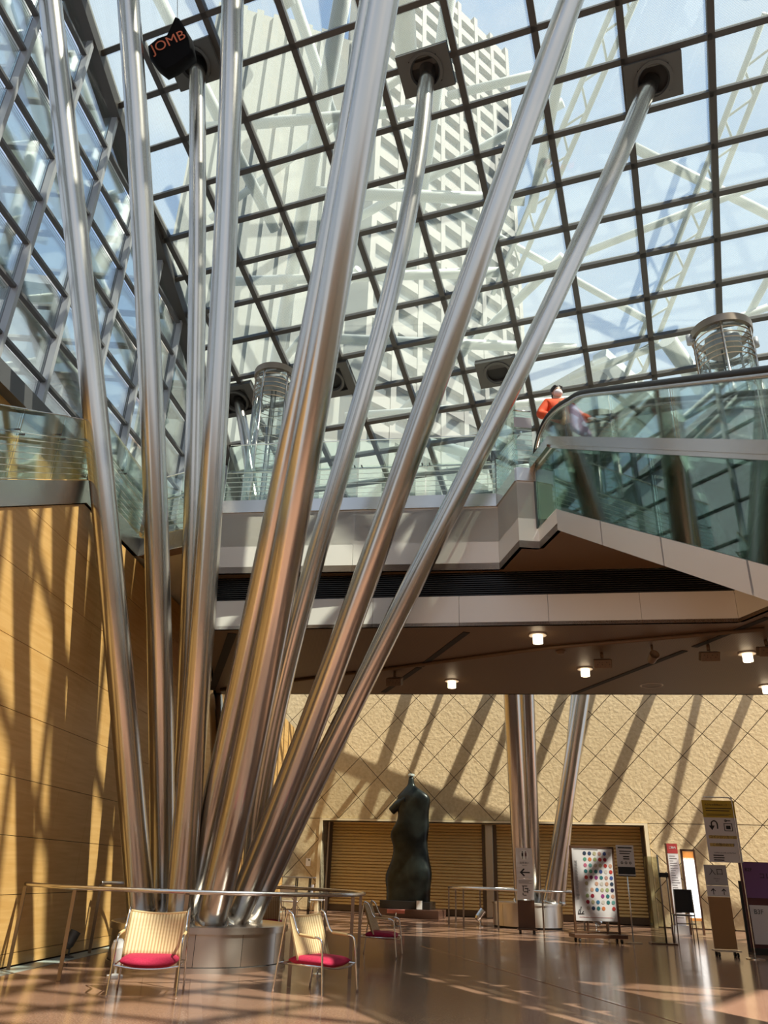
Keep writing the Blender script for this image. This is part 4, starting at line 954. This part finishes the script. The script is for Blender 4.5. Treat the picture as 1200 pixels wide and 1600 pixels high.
# pole sign
c = lvl(990, 1474); r_, f_, _ = frame_of(c, -.08); t = thing('pole_sign', 'slim pole stand holding a white notice with dark lower band', 'sign stand', c)
MB().lathe([(0, 0), (.2, 0), (.2, .015), (.03, .03), (0, .03)], c, 28).build('foot', M['bronze_post'], t)
MB().tube([c, c+UPV*1.42], .015, 10).build('pole', M['rail'], t)
panel('notice', t, c, r_, f_, .42, .68, 1.78, M['sign_white']); panel('dark_band', t, c, r_, f_, .41, .16, 1.55, M['sign_mark'], .004, .004); panel('clip_bar', t, c, r_, f_, .4, .025, 1.43, M['black'], .01)
text('Please note', .05, c+UPV*2.06, r_, UPV, M['sign_mark'], t); lines(t, c, r_, f_, -.14, .17, 1.98, 2, .05, .02); lines(t, c, r_, f_, -.06, .09, 1.86, 2, .05, .025, jit=0)
for i, x in enumerate((-.1, 0, .1)): MB().lathe([(.016, .002), (.03, .002), (.03, 0)], c+r_*x+UPV*1.72+f_*.003, 14, axes=(r_, UPV, f_)).build('icon', M['sign_mark'], t)
bpy.data.objects.remove([o for o in t.children if o.name.startswith('lettering')][0])
lines(t, c, r_, f_, -.17, .17, 2.06, 1, .05, .03, jit=0)
# entrance sign
pa, pb = lvl(1121, 1496), lvl(1152, 1494); c = (pa+pb)/2; r_, f_, _ = frame_of(c, -.12); t = None; t = thing('entrance_sign', 'entrance floor sign with two up arrows above copper brown panel', 'sign', c)
MB().obox(c+UPV*.115, r_, f_, UPV, .5, .3, .03).build('base', M['rail'], t); casters(t, c, r_, f_, .36)
panel('lower_panel', t, c, r_, f_, .44, 1.02, .65, M['sign_wood'], 0, .05)
panel('board', t, c, r_, f_, .44, .22, 1.275, M['sign_white'], 0, .04); panel('board', t, c, r_, f_, .44, .42, 1.60, M['sign_grey'], 0, .04)
text('入口', .15, c+UPV*1.66, r_, UPV, M['sign_mark'], t); text('Entrance', .035, c+UPV*1.53, r_, UPV, M['sign_mark'], t); text('입구', .03, c+UPV*1.48, r_, UPV, M['sign_mark'], t)
for x in (-.1, .11): arrow(t, c, r_, f_, x, 1.27, .13, 0)
t.scale = (1, 1, .925)
# coin locker sign hung on a crook pole
c = lvl(1181, 1499); r_, f_, _ = frame_of(c, -.12); t = thing('locker_sign', 'tall hanging coin locker sign with mustard header on crook pole', 'sign', c)
MB().lathe([(0, 0), (.18, 0), (.18, .015), (0, .03)], c, 24).build('foot', M['rail'], t)
MB().tube(spline([c, c+UPV*1.5, c+UPV*2.85, c+UPV*2.95-r_*.03, c+UPV*2.98-r_*.1, c+UPV*2.98-r_*.58], 6), .012, 10).build('crook_pole', M['rail'], t)
sc2 = c-r_*.29
panel('board', t, sc2, r_, f_, .66, .86, 2.15, M['sign_white'], 0, .012); panel('header', t, sc2, r_, f_, .66, .34, 2.75, M['sign_yellow'], 0, .012)
text('大きなお荷物はロッカーへ', .047, sc2+UPV*2.83, r_, UPV, M['sign_mark'], t); lines(t, sc2, r_, f_, -.27, .27, 2.76, 2, .045, .016); lines(t, sc2, r_, f_, -.27, .28, 2.645, 2, .025, .008)
text('コインロッカーは', .066, sc2+UPV*2.20, r_, UPV, M['sign_mark'], t, off=.006); panel('highlight', t, sc2, r_, f_, .56, .06, 2.2, M['sign_hl'], .002, .002)
text('この階のみです', .066, sc2+UPV*2.05, r_, UPV, M['sign_mark'], t, off=.006); panel('highlight', t, sc2-r_*.04, r_, f_, .48, .06, 2.05, M['sign_hl'], .002, .002)
text('Lockers are only on this floor', .036, sc2+UPV*1.90, r_, UPV, M['sign_mark'], t); lines(t, sc2, r_, f_, -.24, -.02, 1.85, 3, .045, .02, jit=.1)
MB().tube(spline([sc2+r_*-.08+UPV*2.36+f_*.004, sc2+r_*-.08+UPV*2.47+f_*.004, sc2+r_*-.13+UPV*2.515+f_*.004, sc2+r_*-.19+UPV*2.48+f_*.004, sc2+r_*-.19+UPV*2.40+f_*.004], 5), .013, 6).build('turn_arrow', M['sign_mark'], t)
poly_part('turn_arrow_head', t, sc2, r_, f_, 2.38, [(-.25, .04), (-.19, -.05), (-.13, .04)], M['sign_mark'])
mb = MB()
for x, z, w_, h_ in ((.14, 2.325, .17, .014), (.14, 2.465, .17, .014), (.062, 2.395, .014, .15), (.218, 2.395, .014, .15), (.14, 2.39, .09, .07), (.15, 2.52, .1, .016)): mb.obox(sc2+r_*x+UPV*z+f_*.003, r_, f_, UPV, w_, .002, h_)
mb.build('locker_icon', M['sign_mark'], t); MB().lathe([(.012, .002), (.026, .002), (.026, 0)], sc2+r_*.1+UPV*2.52+f_*.004, 14, axes=(r_, UPV, f_)).build('key_icon', M['sign_mark'], t)
# floor guide board at the right edge
c = lvl(1192, 1492); r_, f_, _ = frame_of(c, -.12); c = c+r_*.55; t = thing('floor_guide', 'wide guide board with purple upper and white lower panel', 'guide board', c)
panel('back_board', t, c, r_, f_, 1.5, 1.72, .92, M['sign_maroon'], -.03, .05); panel('base', t, c, r_, f_, 1.5, .12, .06, M['black'], .1, .4)
panel('panel', t, c, r_, f_, 1.38, .70, 1.42, M['sign_purple'], 0, .02); panel('panel', t, c, r_, f_, 1.34, .74, .56, M['sign_white'], 0, .02)
text('B2F', .10, c-r_*.58+UPV*1.62, r_, UPV, M['sign_mark'], t); text('コレクション', .13, c-r_*.38+UPV*1.50, r_, UPV, M['sign_mark'], t, align='LEFT')
text('B3F', .13, c-r_*.50+UPV*.80, r_, UPV, M['sign_mark'], t); text('展覧会', .14, c-r_*.28+UPV*.68, r_, UPV, M['sign_mark'], t, align='LEFT')
panel('side_post', t, c-r_*.80, r_, f_, .05, 1.35, .72, M['black'], .02, .05)
# acrylic stand, narrow timetable signs and black chair beside the doorway
c = lvl(1044, 1476); r_, f_, _ = frame_of(c, -.15); t = thing('acrylic_stand', 'curved smoked acrylic stand between dark posts at doorway side', 'display stand', c)
mb = MB(); k = 8
for z in (.03, 1.88):
    for i in range(k+1):
        u = i/k; mb.v.append(tuple(c+r_*(-.34+.30*u)+f_*(-.10+.16*math.sin(u*2.2))+UPV*z))
for i in range(k): mb.f.append([i, i+1, k+2+i, k+1+i]); mb.sm.append(True)
mb.build('acrylic_sheet', M['stand_glass'], t)
MB().tube([c-r_*.03, c-r_*.03+UPV*1.92], .022, 10).build('post', M['bronze_post'], t); MB().tube([c+r_*.14, c+r_*.14+UPV*1.55], .018, 10).build('post', M['bronze_post'], t)
MB().obox(c+r_*.07+UPV*1.48, r_, f_, UPV, .22, .05, .1).build('clamp', M['black'], t); panel('base', t, c-r_*.1, r_, f_, .6, .03, .015, M['frame_wood'], .15, .4)
c = lvl(1066, 1460); r_, f_, _ = frame_of(c, -.15); t = thing('timetable_sign', 'narrow tall white timetable sign with red header', 'sign', c)
panel('board', t, c, r_, f_, .30, 2.0, 1.12, M['sign_white'], 0, .05); panel('side', t, c-r_*.17, r_, f_, .04, 2.3, 1.25, M['frame_wood'], 0, .09); panel('header', t, c, r_, f_, .30, .27, 2.26, M['sign_red'], .004, .05)
panel('base', t, c, r_, f_, .5, .22, .11, M['sign_grey'], .1, .3); lines(t, c, r_, f_, -.11, .12, 2.05, 26, .065, .012, jit=.6); text('ご案内', .07, c+UPV*2.28, r_, UPV, M['card'], t, off=.008)
c = lvl(1091, 1463); r_, f_, _ = frame_of(c, -.15); t = thing('backlit_sign', 'narrow backlit notice in a walnut frame with orange header', 'sign', c)
panel('light_panel', t, c, r_, f_, .30, 1.55, 1.22, M['light_panel'], 0, .05); panel('header', t, c, r_, f_, .30, .22, 2.06, M['orange_head'], .0, .05); panel('footer', t, c, r_, f_, .30, .08, .42, M['orange_head'], 0, .05)
for s in (-1, 1): panel('frame', t, c+r_*s*.175, r_, f_, .05, 2.15, 1.10, M['frame_wood'], .01, .09)
panel('frame', t, c, r_, f_, .4, .05, 2.20, M['frame_wood'], .01, .09); lines(t, c, r_, f_, -.12, .12, 1.86, 20, .06, .008, M['sign_grey'], .5)
c = lvl(1076, 1474); t = thing('folding_chair', 'black folding chair in front of the backlit notice', 'chair', c)
panel('backrest', t, c, r_, f_, .44, .52, .92, M['black'], .0, .03, .01); MB().obox(c+UPV*.60-f_*.2, r_, f_, UPV, .44, .40, .03).build('seat', M['black'], t)
for s in (-1, 1):
    MB().tube([c+r_*s*.23+f_*.02, c+r_*s*.21-f_*.0+UPV*1.18], .014, 8).build('leg', M['bronze_post'], t); MB().tube([c+r_*s*.23-f_*.42, c+r_*s*.21-f_*.36+UPV*.6], .014, 8).build('leg', M['bronze_post'], t)
MB().tube([c-r_*.22+UPV*.42, c+r_*.22+UPV*.42], .012, 8).build('stretcher', M['bronze_post'], t)
# ------------------------------------------------------------------ hanging bag
bc = atz(272, 84, 14.6); xr = R; t = thing('hanging_bag', 'black fabric bag with orange lettering hanging under the roof', 'bag', bc)
ex = .93*R+.33*U; ex /= np.linalg.norm(ex); ey = np.cross(-fwd, ex); ey /= np.linalg.norm(ey); ez = np.cross(ex, ey)
prof = [(-.46, .02), (-.42, .22), (-.2, .30), (.0, .30), (.12, .42), (.27, .58), (.33, .52), (.42, .10), (.36, -.22), (-.05, -.34), (-.28, -.37), (-.40, -.18)]
mb = MB(); lay = [(-.17, .86), (-.13, .97), (0, 1.), (.13, .97), (.17, .86)]; k = len(prof)
for off, s in lay:
    for x, y in prof: mb.v.append(tuple(bc+ex*x*s+ey*y*s+ez*off))
for i in range(len(lay)-1):
    for j in range(k): j2 = (j+1) % k; mb.f.append([i*k+j, i*k+j2, (i+1)*k+j2, (i+1)*k+j]); mb.sm.append(True)
mb.f.append(list(range(k))[::-1]); mb.sm.append(False); mb.f.append([(len(lay)-1)*k+j for j in range(k)]); mb.sm.append(False)
mb.build('sack', M['bag'], t)
text('JOMB', .25, bc-ex*.02+ey*.12+ez*.185, ex+.12*ey, ey, M['bag_ink'], t, off=.004, sx=1.15)
tip = bc+ex*.27+ey*.57; MB().tube([tip, tip+U*.12, onp(*proj(tip+U*1.0)[:2], RP-RN*.1, RN)], .008, 6).build('cord', M['rail'], t)
# ------------------------------------------------------------------ person at the head of the escalator
PX = atd(872, 640, 11.45); PB = np.array([PX[0], PX[1], ZC])
per = thing('person', 'person in orange red jacket and white mask at the escalator head', 'person', PB)
def skin(name, verts, edges, rad, mt, root=0, sub=2):
    me = bpy.data.meshes.new(name); me.from_pydata([tuple(v) for v in verts], edges, []); o = bpy.data.objects.new(name, me); col.objects.link(o); o.parent = per
    md = o.modifiers.new('skin', 'SKIN'); md.use_smooth_shade = True
    for i, r_2 in enumerate(rad):
        sv = me.skin_vertices[0].data[i]; r2 = r_2 if isinstance(r_2, tuple) else (r_2, r_2); sv.radius = r2; sv.use_root = (i == root)
    s_ = o.modifiers.new('sub', 'SUBSURF'); s_.levels = s_.render_levels = sub; me.materials.append(mt); ORG[o.name] = V(PB); return o
P_ = [(0, 0, .92), (0, 0, 1.1), (0, -.01, 1.30), (0, 0, 1.42), (0, -.01, 1.50), (0, -.03, 1.58),
      (-.19, 0, 1.36), (-.30, -.02, 1.12), (-.19, -.20, 1.0), (.19, 0, 1.36), (.30, -.02, 1.12), (.47, -.16, .96),
      (-.10, 0, .86), (-.11, -.02, .47), (-.11, 0, .07), (-.11, -.14, .04), (.10, 0, .86), (.12, -.02, .47), (.12, .02, .07), (.12, -.12, .04)]
Ed = [(0, 1), (1, 2), (2, 3), (3, 4), (4, 5), (2, 6), (6, 7), (7, 8), (2, 9), (9, 10), (10, 11), (0, 12), (12, 13), (13, 14), (14, 15), (0, 16), (16, 17), (17, 18), (18, 19)]
body = skin('body', P_, Ed, [.13, .12, .13, .055, .075, .085, .055, .045, .035, .055, .045, .035, .09, .065, .045, .04, .09, .065, .045, .04], M['skin'])
for hx, hy, hz, sg in ((-.19, -.20, 1.0, 1), (.47, -.16, .96, -1)):
    hv = [(hx, hy, hz), (hx+.02*sg, hy-.06, hz-.02)]; he = [(0, 1)]; hr_ = [.028, .03]
    for fi in range(4):
        b0 = len(hv); xx = hx+(.045-.022*fi)*sg; ln = (.055, .065, .06, .045)[fi]
        hv += [(xx, hy-.09, hz-.025), (xx, hy-.09-ln*.6, hz-.035), (xx, hy-.09-ln, hz-.06)]; he += [(1, b0), (b0, b0+1), (b0+1, b0+2)]; hr_ += [.010, .009, .008]
    b0 = len(hv); hv += [(hx+.055*sg, hy-.045, hz-.015), (hx+.075*sg, hy-.08, hz-.03)]; he += [(0, b0), (b0, b0+1)]; hr_ += [.011, .009]
    skin('hand', hv, he, hr_, M['skin'], 0, 1)
skin('jacket', [(0, .0, .84), (0, .01, 1.0), (0, .01, 1.2), (0, .01, 1.34), (0, .01, 1.42), (-.17, 0, 1.35), (-.31, -.01, 1.12), (-.21, -.17, 1.01), (.17, 0, 1.35), (.31, -.02, 1.12), (.45, -.14, .98)],
     [(0, 1), (1, 2), (2, 3), (3, 4), (3, 5), (5, 6), (6, 7), (3, 8), (8, 9), (9, 10)], [(.20, .15), (.185, .14), (.185, .14), (.16, .12), (.09, .08), .095, .085, .07, .095, .085, .07], M['jacket'])
skin('trousers', [(0, 0, .92), (-.10, 0, .84), (-.11, -.01, .47), (-.11, 0, .10), (.10, 0, .84), (.12, -.01, .47), (.12, .02, .10)], [(0, 1), (1, 2), (2, 3), (0, 4), (4, 5), (5, 6)], [.14, .11, .085, .075, .11, .085, .075], M['trousers'])
pw = lambda x, y, z: PB+np.array([x, y, z])
MB().ball(pw(.03, -.09, 1.10), .085, .09, .27, 16).build('shirt', M['shirt'], per)
mb = MB()
for i in range(9):
    u = i/8
    for j in range(6):
        v_ = j/5; mb.v.append(tuple(pw(.13+.34*u*(.4+.6*v_), -.18-.03*math.sin(u*5+v_*3), 1.22-.46*v_-.20*u*v_)))
for i in range(8):
    for j in range(5): a_ = i*6+j; mb.f.append([a_, a_+1, a_+7, a_+6]); mb.sm.append(True)
o = mb.build('open_lining', M['lilac'], per); sm_ = o.modifiers.new('th', 'SOLIDIFY'); sm_.thickness = .015
MB().ball(pw(0, -.03, 1.555), .078, .093, .118, 18).build('head', M['skin'], per)
MB().ball(pw(0, .0, 1.605), .108, .115, .095, 18).ball(pw(0, .045, 1.54), .085, .06, .10, 16).ball(pw(-.03, -.07, 1.635), .05, .045, .035, 10).ball(pw(.04, -.07, 1.63), .045, .045, .035, 10).build('hair', M['hair'], per)
MB().ball(pw(0, -.078, 1.515), .074, .066, .06, 16).build('face_mask', M['mask'], per)
for s in (-1, 1):
    MB().ball(pw(s*.032, -.115, 1.575), .012, .008, .007, 8).build('eye', M['hair'], per); MB().ball(pw(s*.08, -.02, 1.55), .012, .022, .032, 8).build('ear', M['skin'], per)
MB().obox(pw(-.10, -.24, 1.0), (1, 0, 0), (0, 1, 0), (0, 0, 1), .2, .1, .17).build('dark_pouch', M['bag'], per, bevel=.03)
per.scale = (1.08, 1.08, 1.08)
# ------------------------------------------------------------------ outside: steelwork, towers
fr = thing('roof_steelwork', 'white tubular steelwork outside above the glass roof, plus tubes added to cast shadows', 'steel frame', rp(0, 0, 2))
def ext(x1, y1, x2, y2, off, r_2, lat=0):
    n0 = RP+RN*off; a_, b2 = onp(x1, y1, n0, RN), onp(x2, y2, n0, RN); MB().tube([a_, b2], r_2, 12).build('tube', M['white_steel'], fr)
    if lat:
        d = b2-a_; Ln = np.linalg.norm(d); d /= Ln; s_ = np.cross(d, RN)*lat; MB().tube([a_+s_, b2+s_], r_2, 10).build('tube', M['white_steel'], fr)
        mb = MB(); k = int(Ln/.5)
        for i in range(k):
            p, q = a_+d*Ln*i/k, a_+d*Ln*(i+1)/k; mb.tube([p+(s_ if i % 2 else 0), q+(0 if i % 2 else s_)], .03, 5)
        mb.build('lacing', M['white_steel'], fr)
for s in [(1196, 20, 965, 620, 2.5, .07, .45), (975, -30, 770, 460, 3, .07, .4), (705, -30, 640, 430, 3.4, .17), (905, -30, 830, 330, 2.2, .12), (540, -30, 425, 600, 3, .2), (235, -30, 430, 360, 2.4, .15), (450, -30, 560, 300, 4, .14),
          (320, 200, 650, 172, 2.2, .13), (470, 300, 820, 312, 3, .16), (350, 440, 780, 425, 2.6, .14), (490, 528, 900, 545, 2.2, .15), (540, 650, 930, 622, 2.2, .12),
          (330, 340, 640, 110, 3.2, .1), (560, 340, 880, 160, 3.6, .12), (610, 660, 880, 400, 3, .13), (690, 320, 1010, 500, 3.4, .1), (850, 420, 1180, 290, 2.8, .1), (890, 590, 1200, 480, 2.4, .1), (990, 230, 1230, 350, 3, .12), (1090, 640, 1230, 380, 2.8, .1), (380, 640, 560, 420, 3.3, .12), (700, 150, 860, 110, 2.6, .1)]: ext(*s)
shade_tubes = [((-9, -13), (8, -6)), ((-9, -3.5), (6, -9)), ((2, -14), (5, -1)), ((-4, -14), (-7, 2)), ((9, -14), (7, -3)), ((-7, -12), (-3, -2)), ((-9, 6), (6, 14)), ((-6, 17), (8, 9)), ((-8, 12), (9, 16)), ((-9, 3), (-2, 15)), ((0, 7), (-5, 18))]  # overhead tubes added to cast shadow streaks into the hall
for i, (p, q) in enumerate(shade_tubes): MB().tube([rp(*p, 1.3+.25*(i % 4)), rp(*q, 1.3+.25*(i % 4))], (.2, .14, .24, .17)[i % 4], 12).build('tube', M['white_steel'], fr)
SV = np.array(SUN)
for s0, s1, rd in ((1.2, -.6, .10), (3.2, 1.3, .16), (4.6, 2.4, .09), (6.6, 4.0, .2), (7.6, 5.6, .1), (9.4, 7.0, .14), (10.4, 8.6, .09), (12.6, 9.8, .18), (14.2, 12.2, .1), (16.0, 13.0, .15), (-.6, -2.4, .15)):  # tubes set out along the sun direction, added to streak the back wall
    MB().tube([sw(s0, 8.2)+SV*3.2, sw(s1, 2.6)+SV*10.5], rd, 12).build('tube', M['white_steel'], fr)
ff = thing('facade_steelwork', 'white tubular bracing standing outside the left glass facade', 'steel frame', gw(0, 9, -2))
for x1, y1, x2, y2, off, r_2 in ((-10, 400, 130, 640, -1.2, .12), (40, -20, 125, 430, -1.8, .14), (100, 300, 215, 600, -1.3, .12), (175, 300, 300, 620, -1.6, .13), (0, -20, 110, 330, -2.2, .16), (140, 400, 260, 660, -2.0, .1), (255, 380, 296, 640, -1.2, .08), (215, 300, 130, 470, -1.5, .2), (-20, 150, 60, 330, -1.6, .14), (110, 80, 190, 300, -1.4, .1), (60, 200, 0, 420, -2.4, .12)):
    q = GP+GN*off; MB().tube([onp(x1, y1, q, GN), onp(x2, y2, q, GN)], r_2, 12).build('tube', M['white_steel'], ff)
# towers
def tower(name, label, pxl, pxr, yref, dl, az_, fl_h, nw, z0, z1, mt, win_=True):
    q = atd(pxl, yref, dl); PL = np.array([q[0], q[1], 0.]); u = np.array([math.sin(az_), math.cos(az_), 0]); nn = np.array([u[1], -u[0], 0])
    if nn@(CAM-PL) < 0: nn = -nn
    Ln = 4.
    while Ln < 90:
        e = PL+u*Ln; zz = q[2]*np.linalg.norm(e[:2])/np.linalg.norm(PL[:2])
        if proj((e[0], e[1], zz))[0] > pxr: break
        Ln += 1.
    t = thing(name, label, 'building', PL)
    MB().prism([z3(PL, 0)-nn*.8, z3(PL+u*Ln, 0)-nn*.8, z3(PL+u*Ln, z1)-nn*.8, z3(PL, z1)-nn*.8], nn, 9).build('core', mt, t)
    if not win_: 
        for k in range(9): MB().obox(z3(PL+u*Ln*(k+.5)/9, z1/2)-nn*.6, u, nn, (0, 0, 1), Ln/22, .6, z1).build('pier', mt, t)
        return
    nf = int((z1-z0)/fl_h); wm = None
    for f in range(nf+1): MB().obox(z3(PL+u*Ln/2, z0+f*fl_h)-nn*.4, u, nn, (0, 0, 1), Ln, .8, fl_h*.42).build('spandrel', mt, t)
    for k in range(nw+1): MB().obox(z3(PL+u*Ln*k/nw, z1/2)-nn*.35, u, nn, (0, 0, 1), Ln/nw*.2, .9, z1).build('pier', mt, t)
    for f in range(nf):
        for k in range(nw):
            c_ = z3(PL+u*Ln*(k+.5)/nw, z0+(f+.5)*fl_h)-nn*.74
            if wm is None:
                wm = MB().obox(c_, u, nn, (0, 0, 1), Ln/nw*.8, .06, fl_h*.56).build('window', M['tower_glass'], t); wl0 = V(c_)
            else:
                o = wm.copy(); col.objects.link(o); o.location = V(c_)-wl0
tower('office_tower', 'cream high rise with rows of windows seen through the roof', 585, 800, 330, 78, math.radians(50), 4.2, 7, 50, 150, M['tower'])
tower('pale_tower', 'plain pale tower seen through the upper left of the roof', 330, 560, 60, 57, math.radians(75), 4, 6, 30, 96, M['tower_b'], False)
c = atd(900, 300, 46); t = thing('pale_block', 'pale flat sided block outside beyond the right of roof', 'building', (c[0], c[1], 0))
e_ = np.array([.8, .6, 0]); MB().prism([z3(c, 0), z3(c+e_*26, 0), z3(c+e_*26, 30), z3(c, 36)], (.6, -.8, 0), 8).build('wall', M['tower_b'], t)
MB().bar(z3(c, 36)+np.array([.3, -.5, 0]), z3(c+e_*26, 30)+np.array([.3, -.5, 0]), 1.2, .8).build('parapet', M['white_steel'], t)
c = atd(90, 580, 22); t = thing('low_building', 'low grey roofed building outside the left facade', 'building', (c[0], c[1], 0))
MB().obox((c[0]-4, c[1]+2, c[2]/2), (.98, .17, 0), (-.17, .98, 0), (0, 0, 1), 8, 14, c[2]).build('wall', M['roof_grey'], t)
MB().obox((c[0]-4, c[1]+2, c[2]+.1), (.98, .17, 0), (-.17, .98, 0), (0, 0, 1), 8.6, 14.6, .3).build('roof', M['grey_steel'], t)
